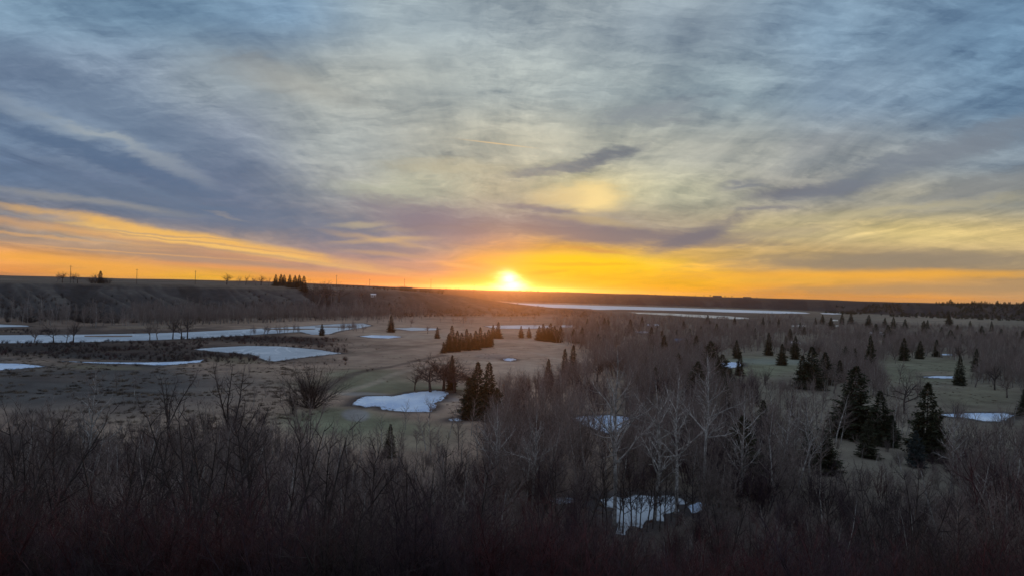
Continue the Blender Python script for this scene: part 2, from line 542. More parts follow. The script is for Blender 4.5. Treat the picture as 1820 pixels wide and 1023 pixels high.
# sheets of ice and water, outlined where they lie on the valley floor
POOLS = [
    ("frozen_pond", "ice", "blue-white frozen golf pond with pale streak beside bare trees", [(625, 719), (632, 713), (640, 706), (655, 703.5), (700, 703), (735, 697), (775, 693), (797, 697), (791, 704), (783, 712), (770, 716), (776, 720), (765, 731), (720, 731), (680, 727), (674, 722), (664, 721), (650, 723), (640, 720)]),
    ("frozen_pond", "water", "wide frozen pond below the grassy slope, near the river", [(345, 620), (380, 617), (440, 614), (500, 615), (560, 620), (606, 627), (560, 632), (520, 637), (492, 641), (478, 641), (462, 636), (450, 630), (420, 627), (380, 624)]),
    ("frozen_pool", "ice", "bluish ice pool behind the brushy bank at the photo's left edge", [(-120, 647), (0, 645), (40, 646), (80, 650.5), (50, 653), (20, 656), (-120, 662)]),
    ("frozen_channel", "ice", "thin crescent of ice under a dark bank", [(110, 641), (170, 643), (250, 643.5), (290, 643), (340, 641), (362, 638.5), (355, 643), (310, 647), (280, 648.5), (250, 646.5), (180, 645)]),
    ("frozen_pool", "ice", "thin white sheet of ice on the far fairway below the bluff", [(640, 597), (660, 595), (700, 596), (713, 598), (690, 600.5), (660, 599.5)]),
    ("frozen_pond", "ice", "white icy pond seen through bare trees behind the tall poplar", [(1015, 742), (1050, 738), (1090, 737), (1122, 742), (1128, 755), (1110, 766), (1080, 769), (1055, 760), (1030, 752)]),
    ("frozen_pond", "water", "pale ice behind the foreground thicket at the poplars' feet", [(1068, 888), (1088, 882), (1112, 884), (1130, 879), (1165, 882), (1190, 880), (1212, 886), (1222, 893), (1200, 899), (1208, 908), (1178, 913), (1180, 926), (1150, 924), (1142, 938), (1122, 934), (1112, 950), (1096, 948), (1098, 930), (1088, 915), (1092, 902), (1076, 900)]),
    ("frozen_pond", "ice", "bluish ice pond beyond the bush right of the tallest spruce", [(1672, 736), (1720, 733.5), (1785, 733), (1803, 738), (1780, 748), (1750, 747.5), (1720, 742), (1690, 740)]),
    ("ice_patch", "ice", "small melting ice patch on the green fairway", [(1278, 645), (1295, 642.5), (1318, 644), (1320, 649), (1300, 653.5), (1284, 651)]),
    ("ice_patch", "ice", "narrow ice strip left of the lone spruce on the right fairway", [(1640, 669), (1665, 667.5), (1693, 668), (1693, 672), (1655, 671)]),
    ("ice_patch", "ice", "thin bright ice line beside far spruces on the right fairway", [(1672, 628.5), (1690, 628), (1693, 630.5), (1676, 630.3)]),
    ("ice_patch", "ice", "white ice at the photo's right edge behind the bare trees", [(1806, 639), (1826, 637), (1850, 639), (1826, 644), (1810, 642)]),
    ("ice_patch", "ice", "white ice beside the far wood, left of a slim spruce", [(1128, 588.5), (1140, 587), (1152, 588.5), (1152, 591.5), (1136, 591)]),
    ("ice_patch", "ice", "pale ice glimpsed between mid-valley trees", [(1150, 576.3), (1170, 576), (1171, 578), (1151, 578.2)]),
    ("ice_patch", "ice", "small ice scrap on the mound beside the fairway spruces", [(895, 637), (907, 635.5), (918, 638), (908, 641), (897, 640)]),
    ("ice_patch", "ice", "scraps of ice under trees right of the golf pond", [(798, 744), (812, 742), (828, 744.5), (815, 747.5), (800, 747)]),
    ("river", "water", "pale river bending past bare trees at the bluff's foot", [(-300, 594), (-60, 594.5), (0, 595), (150, 594), (260, 592), (330, 590), (430, 585), (500, 581.5), (545, 579), (600, 575), (645, 574), (660, 578), (640, 582), (605, 587), (585, 593), (555, 594), (535, 589), (500, 591), (470, 593), (400, 597.5), (340, 601), (260, 604), (150, 607), (60, 608.5), (0, 609), (-300, 611)]),
    ("river", "water", "narrow far channel of the river against the bluff", [(-300, 575), (0, 576), (48, 578), (52, 579.5), (0, 580.5), (-300, 581)]),
    ("river", "water", "river reach glimpsed behind the bare trees left of the sun's reflection", [(862, 579), (900, 577.5), (950, 577), (985, 578.5), (978, 582), (930, 583.5), (880, 583)]),
    ("river", "water", "small bit of river shining right of the far fairway", [(990, 577.5), (1012, 577), (1032, 578.2), (1030, 580.5), (1000, 580.8)]),
    ("river", "water", "small bit of river shining above the far fairway's left end", [(700, 583), (735, 581.5), (778, 583), (776, 585.6), (730, 587)]),
    ("ice_patch", "ice", "scrap of ice left of the foreground ice under trees", [(975, 886), (1000, 883.5), (1028, 886), (1020, 893), (992, 894), (980, 891)]),
    ("ice_patch", "ice", "scrap of ice right of the foreground ice under trees", [(1222, 900), (1240, 892), (1258, 896), (1250, 907), (1232, 912)]),
    ("lake", "lake", "long pale frozen lake below the far bluff", [(820, 534.5), (865, 536.8), (1000, 541), (1200, 546.6), (1400, 553), (1432, 555), (1440, 556.6), (1380, 556.4), (1300, 554.6), (1240, 552.4), (1100, 549.4), (1080, 550), (1055, 550.4), (1050, 548.6), (1000, 546.8), (930, 546), (840, 546)]),
    ("lake", "lake", "short bright arm of the lake at its right end", [(1458, 555.8), (1485, 556), (1497, 557.4), (1480, 558), (1462, 557.2)]),
    ("shallow_water", "glint", "golden shallows shining beyond the mid-valley wood", [(1105, 554.6), (1150, 555), (1200, 557), (1265, 560), (1300, 562), (1330, 564.6), (1332, 566.6), (1285, 566), (1235, 563.4), (1200, 560.4), (1150, 557.6), (1110, 556.4)]),
    ("shallow_water", "glint", "small bright pool in the right-hand far wood", [(1476, 577.8), (1490, 577.8), (1492, 580.4), (1478, 580.2)]),
    ("shallow_water", "glint", "tiny bright pool above another in the far wood", [(1478, 567.6), (1489, 568), (1489, 569.6), (1479, 569.4)]),
    ("shallow_water", "glint", "shining line of water in the dark far wood", [(1405, 578), (1420, 577.2), (1432, 578), (1431, 580.4), (1410, 580)]),
]
POOL_XY = []
for nm, kind_, lab, poly in POOLS:
    P = [plane_at(*p) for p in poly]
    POOL_XY.append(P)
    xs, ys = [p[0] for p in P], [p[1] for p in P]
    if max(ys) < 700:
        cx_, cy_ = (min(xs) + max(xs)) / 2, (min(ys) + max(ys)) / 2
        rx, ry = (max(xs) - min(xs)) / 2 * 1.3 + 4, (max(ys) - min(ys)) / 2 * 1.3 + 6
        FLATS.append((cx_, cy_, rx * 1.1, ry * 1.1, 0.0))
for (px, py, rx, ry, hh) in [(170, 655, 26, 13, 2.6), (240, 652, 20, 10, 1.8), (425, 645, 18, 14, 3.4), (90, 668, 20, 16, 2.0), (-60, 680, 30, 20, 3.0), (320, 665, 24, 14, 1.4),
                             (620, 665, 40, 26, 1.6), (900, 655, 34, 26, 1.8), (200, 715, 46, 13, 1.8), (1000, 700, 30, 20, 1.2)]:
    x0, y0 = plane_at(px, py)
    MOUNDS.append((x0, y0, rx, ry, hh))

# polar grid round the viewpoint: fine in front, coarse behind
az = np.concatenate([np.radians(np.linspace(-180, -50, 60, endpoint=False)), np.radians(np.linspace(-50, 50, 620, endpoint=False)), np.radians(np.linspace(50, 180, 60))])
rr = np.concatenate([np.geomspace(1.2, 90, 130, endpoint=False), np.geomspace(90, 700, 270, endpoint=False), np.geomspace(700, 3800, 190, endpoint=False), np.geomspace(3800, 9000, 10)])
AZ, RR = np.meshgrid(az, rr)
GX, GY = np.sin(AZ) * RR, np.cos(AZ) * RR
GZ = height(GX, GY)
GZ = np.where(RR > 3900, GZ - (RR - 3900) * 0.004, GZ)
# photo bearing / depression keys of each point, for laying out the ground cover
KX = BK(GX, GY)
KD = np.where(GY > 1, (CAM_H - 0.0) * F_PX / np.maximum(GY, 1), 5000)      # drop below the horizon of the floor there
wv = fbm(GX / 14.0, GY / 22.0, 61, 4) - 0.5
wv2 = fbm(GX / 40.0, GY / 60.0, 65, 4) - 0.5
STRAW = np.array([0.44, 0.315, 0.235])
DULL = np.array([0.29, 0.22, 0.165])
GREEN = np.array([0.235, 0.245, 0.16])
PALE = np.array([0.66, 0.53, 0.41])
BRUSH = np.array([0.14, 0.11, 0.095])
DARK = np.array([0.05, 0.042, 0.040])
BLUFF = np.array([0.070, 0.064, 0.063])
BLUFF_L = np.array([0.155, 0.135, 0.118])
FIELD = np.array([0.20, 0.16, 0.125])
SAND = np.array([0.33, 0.31, 0.30])
tint = np.zeros(GX.shape + (3,))
tint[:] = STRAW


def blend(mask, col):
    global tint
    m = np.clip(mask, 0, 1)[..., None]
    tint = tint * (1 - m) + np.asarray(col) * m


def spot(px, py, rx, ry, col, a=1.0, soft=0.5, wob=1.0):
    """patch of ground cover centred where a photo sight line meets the floor; radii in photo px"""
    x0, y0 = plane_at(px, py)
    hz = 489.5 + 0.0275 * px
    dpx = (KX - px - (KX - px) * 0) / rx
    dpy = (KD - (py - hz)) / ry
    q = np.sqrt(dpx ** 2 + dpy ** 2) + (wv * 1.3 + wv2 * 0.8) * wob * 0.6
    blend((1 - sstep(q, 1 - soft, 1 + soft)) * a * (GY > 20), col)


blend(sstep(wv2 + wv * 0.5, -0.02, 0.25) * 0.55, DULL)
blend(sstep(KX, 980, 1200) * 0.75, (0.165, 0.162, 0.13))
spot(150, 606, 430, 36, BRUSH * 0.85, 0.95)
spot(200, 622, 330, 13, DARK, 0.5)
spot(480, 603, 120, 8, DARK, 0.9)
spot(60, 622, 200, 12, DARK, 0.6)
spot(250, 636, 150, 5, DARK, 0.7)
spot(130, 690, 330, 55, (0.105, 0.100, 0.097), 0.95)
spot(180, 652, 70, 5, (0.22, 0.19, 0.125), 0.6)  # paler mound tops: relief shading put into the tint
spot(420, 640, 50, 6, (0.22, 0.19, 0.125), 0.6)  # same painted shading on the mound farther right
spot(90, 672, 90, 9, BRUSH, 0.5)
spot(210, 697, 95, 3, DARK, 0.6, 0.6, 0.5)
spot(660, 673, 75, 12, GREEN * 1.05, 0.7)
spot(690, 690, 150, 12, GREEN * 0.75, 0.8)
spot(620, 750, 110, 24, GREEN * 0.9, 0.85)
spot(680, 770, 130, 30, GREEN * 0.9, 0.5)
spot(920, 648, 100, 12, PALE * 0.8, 0.5)
spot(960, 668, 60, 8, PALE * 0.7, 0.5)
spot(640, 737, 24, 11, SAND, 0.85, 0.25, 0.6)
spot(655, 700, 48, 4, SAND * 0.8, 0.7, 0.3, 0.6)
spot(805, 709, 18, 4, SAND * 0.8, 0.6, 0.3)
spot(885, 634, 30, 5, SAND * 0.7, 0.5)
spot(1130, 604, 26, 9, PALE * 0.75, 0.6)
spot(1350, 650, 90, 16, GREEN * 0.95, 0.75)
spot(1380, 642, 70, 5, (0.26, 0.28, 0.24), 0.7)
spot(1640, 660, 90, 26, GREEN * 0.9, 0.55)
spot(1665, 664, 40, 5, PALE * 0.6, 0.5)
spot(1740, 705, 80, 20, (0.2, 0.185, 0.125), 0.6)
spot(1560, 605, 18, 9, PALE * 0.6, 0.6)
spot(1000, 601, 14, 12, PALE * 0.75, 0.6)
spot(730, 596, 80, 6, PALE * 0.7, 0.6)
spot(1640, 570, 110, 9, PALE * 0.55, 0.5)
spot(1790, 597, 70, 5, PALE * 0.75, 0.75)
spot(1200, 552, 320, 5, DULL * 0.7, 0.8)
spot(1200, 563, 320, 12, BRUSH, 0.6)
spot(1300, 575, 900, 14, BRUSH * 0.9, 0.35)


def line_mark(pxs, w, col, a):
    """a ditch or worn track across the floor, w metres wide"""
    L = [plane_at(*p) for p in pxs]
    d_ = np.full(GX.shape, 1e9)
    for (x0, y0), (x1, y1) in zip(L[:-1], L[1:]):
        t_ = np.clip(((GX - x0) * (x1 - x0) + (GY - y0) * (y1 - y0)) / ((x1 - x0) ** 2 + (y1 - y0) ** 2), 0, 1)
        d_ = np.minimum(d_, np.hypot(GX - x0 - t_ * (x1 - x0), GY - y0 - t_ * (y1 - y0)))
    blend((1 - sstep(d_ + wv * w * 1.5, w * 0.4, w * 1.2)) * a, col)


line_mark([(545, 705), (590, 684), (640, 668), (690, 655), (740, 640), (790, 630)], 2.4, BRUSH, 0.75)
line_mark([(600, 700), (680, 676), (760, 655), (860, 640), (960, 645)], 2.0, PALE * 0.75, 0.45)
line_mark([(880, 618), (960, 628), (1010, 645), (980, 668)], 2.5, PALE * 0.7, 0.5)
line_mark([(560, 640), (700, 620), (800, 607)], 3.5, DULL * 0.8, 0.5)
# thicket floor on the near slope
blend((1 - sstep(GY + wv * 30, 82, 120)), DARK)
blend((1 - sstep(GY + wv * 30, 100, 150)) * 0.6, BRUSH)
# wet mud and slush rims round the ice
for (nm, kind_, lab, poly), P in zip(POOLS, POOL_XY):
    P_ = np.array(P)
    if P_[:, 1].max() > 700 or kind_ == 'glint': continue
    sel = (GX > P_[:, 0].min() - 8) & (GX < P_[:, 0].max() + 8) & (GY > P_[:, 1].min() - 14) & (GY < P_[:, 1].max() + 14)
    gx, gy = GX[sel], GY[sel]
    dist = np.full(gx.shape, 1e9)
    for j in range(len(P_)):
        p, q = P_[j], P_[(j + 1) % len(P_)]
        e = q - p
        t_ = np.clip(((gx - p[0]) * e[0] + (gy - p[1]) * e[1]) / max((e ** 2).sum(), 1e-9), 0, 1)
        dist = np.minimum(dist, np.hypot(gx - p[0] - t_ * e[0], gy - p[1] - t_ * e[1]))
    m_ = np.zeros(GX.shape)
    m_[sel] = (1 - sstep(dist + wv[sel] * 3.0, 0.6, 4.2)) * 0.85
    blend(m_, np.array([0.085, 0.078, 0.078]))
# bluffs and the prairie above them
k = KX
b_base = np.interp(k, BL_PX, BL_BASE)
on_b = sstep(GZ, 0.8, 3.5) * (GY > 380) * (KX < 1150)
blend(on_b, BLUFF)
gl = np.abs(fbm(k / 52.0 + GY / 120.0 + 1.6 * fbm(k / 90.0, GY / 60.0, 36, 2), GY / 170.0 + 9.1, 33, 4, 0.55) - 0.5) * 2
blend(on_b * (1 - sstep(gl, 0.0, 0.16)) * 0.6, BLUFF_L)  # grassy crests, also paled to stand in for weak relief shading
blend(on_b * sstep(gl, 0.22, 0.5) * 0.55, BLUFF * 0.42)  # brushy gullies, with relief shade deepened in the tint
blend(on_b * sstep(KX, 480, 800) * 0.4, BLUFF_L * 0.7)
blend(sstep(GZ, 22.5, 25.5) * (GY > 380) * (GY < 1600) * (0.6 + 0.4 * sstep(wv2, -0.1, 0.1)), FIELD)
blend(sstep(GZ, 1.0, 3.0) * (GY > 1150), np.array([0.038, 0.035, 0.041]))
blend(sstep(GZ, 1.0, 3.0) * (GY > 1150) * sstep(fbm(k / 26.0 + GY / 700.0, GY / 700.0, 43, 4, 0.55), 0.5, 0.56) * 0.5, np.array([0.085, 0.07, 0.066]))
blend((GY > 2100) * 0.7, np.array([0.10, 0.085, 0.07]))

nv, nh = GX.shape
vid = np.arange(nv * nh).reshape(nv, nh)
a_, b_, c_, d_ = vid[:-1, :-1].ravel(), vid[:-1, 1:].ravel(), vid[1:, 1:].ravel(), vid[1:, :-1].ravel()
quads = np.stack([a_, b_, c_, d_], 1)
me = bpy.data.meshes.new("terrain")
me.vertices.add(nv * nh)
me.vertices.foreach_set("co", np.stack([GX, GY, GZ], -1).astype(np.float32).ravel())
me.loops.add(quads.size)
me.loops.foreach_set("vertex_index", quads[:, ::-1].astype(np.int32).ravel())
me.polygons.add(len(quads))
me.polygons.foreach_set("loop_start", np.arange(0, quads.size, 4, dtype=np.int32))
me.polygons.foreach_set("loop_total", np.full(len(quads), 4, dtype=np.int32))
me.polygons.foreach_set("use_smooth", np.ones(len(quads), dtype=bool))
me.update(calc_edges=True)
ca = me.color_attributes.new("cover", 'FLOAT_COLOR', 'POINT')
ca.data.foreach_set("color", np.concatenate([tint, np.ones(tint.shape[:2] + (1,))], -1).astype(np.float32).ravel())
me.validate()


# ------------------------------------------------------------------ materials
def material(name, rough=0.9):
    m = bpy.data.materials.new(name)
    m.use_nodes = True
    E.tree = m.node_tree
    b = m.node_tree.nodes['Principled BSDF']
    b.inputs['Roughness'].default_value = rough
    b.inputs['Specular IOR Level'].default_value = 0.2
    return m, b


def geo_pos():
    n = E.tree.nodes.new('ShaderNodeNewGeometry')
    return E(n.outputs['Position'])


def obj_co():
    n = E.tree.nodes.new('ShaderNodeTexCoord')
    return E(n.outputs['Object'])


def obj_rand():
    n = E.tree.nodes.new('ShaderNodeObjectInfo')
    return E(n.outputs['Random'])


def bump(b, h, strength=0.4, dist=0.1):
    n = E.tree.nodes.new('ShaderNodeBump')
    n.inputs['Strength'].default_value = strength
    n.inputs['Distance'].default_value = dist
    E.put(n.inputs['Height'], h)
    E.tree.links.new(n.outputs[0], b.inputs['Normal'])


m_ground, bs = material("dry_valley_ground", 0.95)
n = E.tree.nodes.new('ShaderNodeAttribute')
n.attribute_name = "cover"
P = geo_pos()
g1 = noise(P, 0.9, 4.0, 0.65)
g2 = noise(P, 0.11, 5.0, 0.6)
g3 = noise(P, 0.018, 4.0, 0.6)
fac = 0.58 + g1 * 0.25 + (g2 - 0.3) * 1.0 + (g3 - 0.5) * 0.9
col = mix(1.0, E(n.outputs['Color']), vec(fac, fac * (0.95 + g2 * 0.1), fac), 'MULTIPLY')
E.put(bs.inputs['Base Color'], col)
bs.inputs['Specular IOR Level'].default_value = 0.0
bump(bs, g1 * 0.5 + g2, 0.6, 0.6)
me.materials.append(m_ground)
tag(link("valley_ground", me), "dry grass valley floor, slopes and prairie", "ground", None, "structure")


def ice_mat(name, c0, c1, rough, scale, spec=0.3):
    m, b = material(name, rough)
    P = geo_pos()
    mp = E.tree.nodes.new('ShaderNodeMapping')
    mp.inputs[3].default_value = (1.0, 0.45, 1.0)
    mp.inputs[2].default_value = (0, 0, 0.5)
    E.tree.links.new(P.s, mp.inputs[0])
    Q = E(mp.outputs[0])
    a = noise(Q, scale, 3.0, 0.5, 0.8)
    st = noise(Q, scale * 0.35, 3.0, 0.5, 1.5)
    crack = (noise(Q, scale * 0.8, 2.0, 0.5, 2.0) - 0.5).abs().step(0.02, 0.0)
    f = (a * 0.5 + st * 0.7 - 0.35).step(0.05, 0.5)
    c = mix(f, (*c0, 1), (*c1, 1))
    c = mix(crack * 0.35, c, (0.93, 0.94, 0.95, 1))
    E.put(b.inputs['Base Color'], c)
    b.inputs['Specular IOR Level'].default_value = spec
    return m


m_ice = ice_mat("melting_pond_ice", (0.44, 0.57, 0.78), (0.74, 0.84, 0.96), 0.6, 0.16)
m_river = ice_mat("river_ice", (0.30, 0.35, 0.41), (0.60, 0.65, 0.71), 0.5, 0.035)
m_lake = ice_mat("lake_ice", (0.72, 0.72, 0.74), (0.88, 0.87, 0.86), 0.7, 0.01)
m_glint, bs = material("open_water_painted_glint", 0.12)
E.put(bs.inputs['Base Color'], mix(noise(geo_pos(), 0.05, 4.0, 0.6).step(0.42, 0.58), (0.10, 0.10, 0.10, 1), (0.75, 0.74, 0.70, 1)))  # pale sky glint painted into the base colour, besides the gloss
bs.inputs['Roughness'].default_value = 0.35
bs.inputs['Specular IOR Level'].default_value = 0.5
m_mud, bs = material("river_mud", 0.9)
E.put(bs.inputs['Base Color'], mix(noise(geo_pos(), 0.2, 4.0, 0.6), (0.13, 0.095, 0.07, 1), (0.30, 0.225, 0.16, 1)))
MATS = {"ice": m_ice, "water": m_river, "lake": m_lake, "glint": m_glint}


def pool(nm, kind_, lab, P, i):
    """a sheet of ice or water with a naturally ragged shore"""
    rng = random.Random(100 + i)
    pts = []
    n = len(P)
    for j in range(n):
        a, b = P[j], P[(j + 1) % n]
        L = math.hypot(b[0] - a[0], b[1] - a[1])
        m = max(3, min(14, int(L / 1.2)))
        nx, ny = -(b[1] - a[1]) / max(L, 1e-6), (b[0] - a[0]) / max(L, 1e-6)
        for q in range(m):
            t = q / m
            o = (rng.random() - 0.5) * min(L / m, 1.6) * 0.55 * (1 if q else 0.4)
            pts.append((a[0] + (b[0] - a[0]) * t + nx * o, a[1] + (b[1] - a[1]) * t + ny * o))
    bm = bmesh.new()
    lev = 0.06 + 0.004 * (i % 5)
    if sum(p[1] for p in pts) / len(pts) > 700: lev = 0.35
    top = [bm.verts.new((x, y, lev)) for x, y in pts]
    bot = [bm.verts.new((x, y, lev - 0.5)) for x, y in pts]
    f = bm.faces.new(top)
    for q in range(len(pts)):
        r = (q + 1) % len(pts)
        bm.faces.new((top[q], bot[q], bot[r], top[r]))
    bmesh.ops.triangulate(bm, faces=[f])
    bmesh.ops.recalc_face_normals(bm, faces=bm.faces[:])
    m = bpy.data.meshes.new(nm)
    bm.to_mesh(m)
    bm.free()
    m.materials.append(MATS[kind_])
    o = link(nm, m)
    tag(o, lab, nm.replace("_", " "), None, "structure")
    return o


for i, ((nm, kind_, lab, poly), P) in enumerate(zip(POOLS, POOL_XY)):
    pool(nm, kind_, lab, P, i)

for px0, px1, py, w, lab in [(190, 345, 580.5, 5.5, "brown mud bar between the river's two channels"), (470, 560, 584.5, 2.2, "thin mud bar where the river narrows"), (560, 632, 580.5, 1.6, "sliver of mud in the river bend"),
                             (150, 235, 597.5, 1.4, "low mud spit in the river below the bluff"), (-60, 40, 588, 3.0, "brown bar at the photo's left edge beside the river")]:
    rng = random.Random(px0)
    tops, bots = [], []
    for i in range(25):
        t = i / 24
        q = math.sin(math.pi * t) ** 0.6 * w * (0.8 + 0.4 * rng.random()) * 0.5
        tops.append(plane_at(px0 + (px1 - px0) * t, py - q - 0.05 + (px0 - px0) + 0.0275 * (px1 - px0) * 0))
        bots.append(plane_at(px0 + (px1 - px0) * t, py + q + 0.05))
    V = [(x, y, 0.10) for x, y in tops] + [((a[0] + b[0]) / 2, (a[1] + b[1]) / 2, 0.55) for a, b in zip(tops, bots)] + [(x, y, 0.10) for x, y in bots]
    V += [(x, y, -0.4) for x, y in tops] + [(x, y, -0.4) for x, y in bots]
    Fc = []
    for i in range(24):
        for r in (0, 25):
            Fc.append((r + i, r + 25 + i, r + 26 + i, r + 1 + i))
        Fc.append((75 + i, i, i + 1, 76 + i))
        Fc.append((50 + i, 100 + i, 101 + i, 51 + i))
    mb = mesh_np("mud_bar", V, Fc, None, True)
    mb.materials.append(m_mud)
    tag(link("mud_bar", mb), lab, "mud bar", None, "structure")
# ------------------------------------------------------------------ tree shapes
class Tubes:
    """collects tapering branches into one mesh"""

    def __init__(self):
        self.v, self.f = [], []

    def add(self, pts, rad, sides):
        v, f = self.v, self.f
        n = len(pts)
        ref = Vector((0.31, 0.17, 0.93))
        base = len(v)
        for i in range(n):
            d = (pts[min(i + 1, n - 1)] - pts[max(i - 1, 0)])
            if abs(d.normalized().dot(ref)) > 0.96:
                ref = Vector((0.95, -0.2, 0.1))
            a = d.cross(ref).normalized()
            b = d.cross(a).normalized()
            if i == n - 1:
                v.append(tuple(pts[i]))
            else:
                for k in range(sides):
                    t = 2 * math.pi * k / sides
                    v.append(tuple(pts[i] + (a * math.cos(t) + b * math.sin(t)) * rad[i]))
        for i in range(n - 2):
            r0, r1 = base + i * sides, base + (i + 1) * sides
            for k in range(sides):
                q = (k + 1) % sides
                f.append((r0 + k, r0 + q, r1 + q, r1 + k))
        r0, tip = base + (n - 2) * sides, base + (n - 1) * sides
        for k in range(sides):
            f.append((r0 + k, r0 + (k + 1) % sides, tip))

    def mesh(self, name, mat):
        return mesh_np(name, self.v, self.f, mat, True)


def rot_about(v, axis, ang):
    return Matrix.Rotation(ang, 3, axis) @ v


def side_dir(d, ang, roll, rng):
    a = d.cross(Vector((0.2, 0.1, 1.0)) if abs(d.z) < 0.95 else Vector((1, 0.1, 0))).normalized()
    a = rot_about(a, d, roll)
    return rot_about(d, a, ang)


def path(p, d, L, n, wob, up, rng):
    pts = [p.copy()]
    d = d.normalized()
    for i in range(n):
        d = (d + Vector((rng.gauss(0, wob), rng.gauss(0, wob), rng.gauss(0, wob) + up))).normalized()
        p = p + d * (L / n)
        pts.append(p.copy())
    return pts


def along(pts, t):
    f = t * (len(pts) - 1)
    i = min(int(f), len(pts) - 2)
    q = f - i
    return pts[i].lerp(pts[i + 1], q), (pts[i + 1] - pts[i]).normalized()


def grow(T, p, d, L, r, lev, S, rng):
    """one branch and all it carries. S: list of level specs"""
    s = S[lev]
    n = s['seg']
    pts = path(p, d, L, n, s['wob'], s['up'], rng)
    rad = [r * (1 - 0.85 * i / n) for i in range(n + 1)]
    (T[lev] if isinstance(T, list) else T).add(pts, rad, s['sides'])
    if lev + 1 >= len(S): return
    c = S[lev + 1]
    m = max(1, int(c['n'] * (0.8 + 0.4 * rng.random()) * min(1.0, 0.35 + L / max(s['ref'], 1e-6) * 0.65)))
    roll = rng.random() * 6.28
    for i in range(m):
        t = c['t0'] + (0.98 - c['t0']) * ((i + rng.random()) / m)
        q, dd = along(pts, t)
        roll += 2.4 + rng.gauss(0, 0.5)
        cl = L * c['len'] * (1 - c['tap'] * t) * (0.7 + 0.6 * rng.random())
        cr = min(r * (1 - 0.85 * t) * 0.75, r * c['rad'])
        grow(T, q, side_dir(dd, math.radians(c['ang'] + rng.gauss(0, c['angv'])), roll, rng), cl, max(cr, c['rmin']), lev + 1, S, rng)


def poplar_spec(H, twigs=1.0):
    return [dict(seg=12, wob=0.035, up=0.02, sides=7, ref=H),
            dict(n=24, t0=0.22, len=0.40, tap=0.66, ang=46, angv=11, rad=0.46, rmin=0.034, seg=7, wob=0.10, up=0.055, sides=5, ref=H * 0.3),
            dict(n=9, t0=0.2, len=0.42, tap=0.5, ang=40, angv=14, rad=0.5, rmin=0.014, seg=4, wob=0.14, up=0.05, sides=4, ref=H * 0.12),
            dict(n=int(8 * twigs), t0=0.12, len=0.50, tap=0.4, ang=38, angv=16, rad=0.6, rmin=0.008, seg=2, wob=0.16, up=0.05, sides=3, ref=1.0)]


def spread_spec(H, twigs=1.0):
    return [dict(seg=6, wob=0.05, up=0.0, sides=7, ref=H * 0.5),
            dict(n=11, t0=0.42, len=0.95, tap=0.35, ang=52, angv=14, rad=0.6, rmin=0.03, seg=7, wob=0.15, up=0.05, sides=5, ref=H * 0.5),
            dict(n=10, t0=0.2, len=0.48, tap=0.45, ang=46, angv=16, rad=0.55, rmin=0.012, seg=4, wob=0.17, up=0.04, sides=4, ref=H * 0.2),
            dict(n=int(10 * twigs), t0=0.1, len=0.48, tap=0.4, ang=44, angv=18, rad=0.6, rmin=0.007, seg=3, wob=0.2, up=0.02, sides=3, ref=1.0)]


SHRUB_SPEC = [dict(seg=6, wob=0.09, up=0.03, sides=4, ref=3.0),
              dict(n=12, t0=0.18, len=0.36, tap=0.5, ang=34, angv=12, rad=0.55, rmin=0.006, seg=4, wob=0.13, up=0.06, sides=3, ref=1.2),
              dict(n=9, t0=0.1, len=0.42, tap=0.4, ang=36, angv=14, rad=0.6, rmin=0.0042, seg=2, wob=0.15, up=0.05, sides=3, ref=0.5)]


# ---- bark and needle materials
def bark_mat(name, base, dark, spread=0.35, stripes=True):
    m, b = material(name, 0.85)
    o = obj_co()
    r = obj_rand()
    a = noise(o, 2.2, 4.0, 0.65)
    f = a.step(0.38, 0.66)
    c = mix(f, (*dark, 1), (*base, 1))
    k = (r - 0.5) * spread + 1.0
    E.put(b.inputs['Base Color'], mix(1.0, c, vec(k, k, k), 'MULTIPLY'))
    return m


m_pale = bark_mat("pale_poplar_bark", (0.50, 0.48, 0.445), (0.22, 0.205, 0.185))
m_grey = bark_mat("grey_bark", (0.28, 0.24, 0.215), (0.12, 0.10, 0.09))
m_darkb = bark_mat("dark_bark", (0.075, 0.062, 0.055), (0.03, 0.025, 0.022))
m_twig = bark_mat("grey_brown_twigs", (0.27, 0.215, 0.19), (0.16, 0.125, 0.11), 0.5)
m_twigd = bark_mat("dark_twigs", (0.085, 0.066, 0.062), (0.045, 0.034, 0.032), 0.5)
m_red = bark_mat("red_brown_shrub_twigs", (0.105, 0.034, 0.036), (0.05, 0.021, 0.023), 0.6)
m_violet = bark_mat("grey_violet_shrub_twigs", (0.076, 0.047, 0.056), (0.036, 0.024, 0.029), 0.6)
m_needle, bs = material("spruce_needles", 0.8)
_o, _r = obj_co(), obj_rand()
_f = noise(_o, 1.3, 3.0, 0.6).step(0.35, 0.65)
_c = mix(_f, (0.020, 0.028, 0.016, 1), (0.045, 0.058, 0.030, 1))
_c = mix(_r * 0.45, _c, (0.052, 0.045, 0.022, 1))
E.put(bs.inputs['Base Color'], _c)
m_blue, bs = material("blue_green_spruce_needles", 0.8)
E.put(bs.inputs['Base Color'], mix(noise(obj_co(), 1.3, 3.0, 0.6).step(0.35, 0.65), (0.022, 0.032, 0.030, 1), (0.050, 0.066, 0.066, 1)))


def join(tubes):
    t = Tubes()
    for q in tubes:
        b = len(t.v)
        t.v += q.v
        t.f += [tuple(i + b for i in f) for f in q.f]
    return t


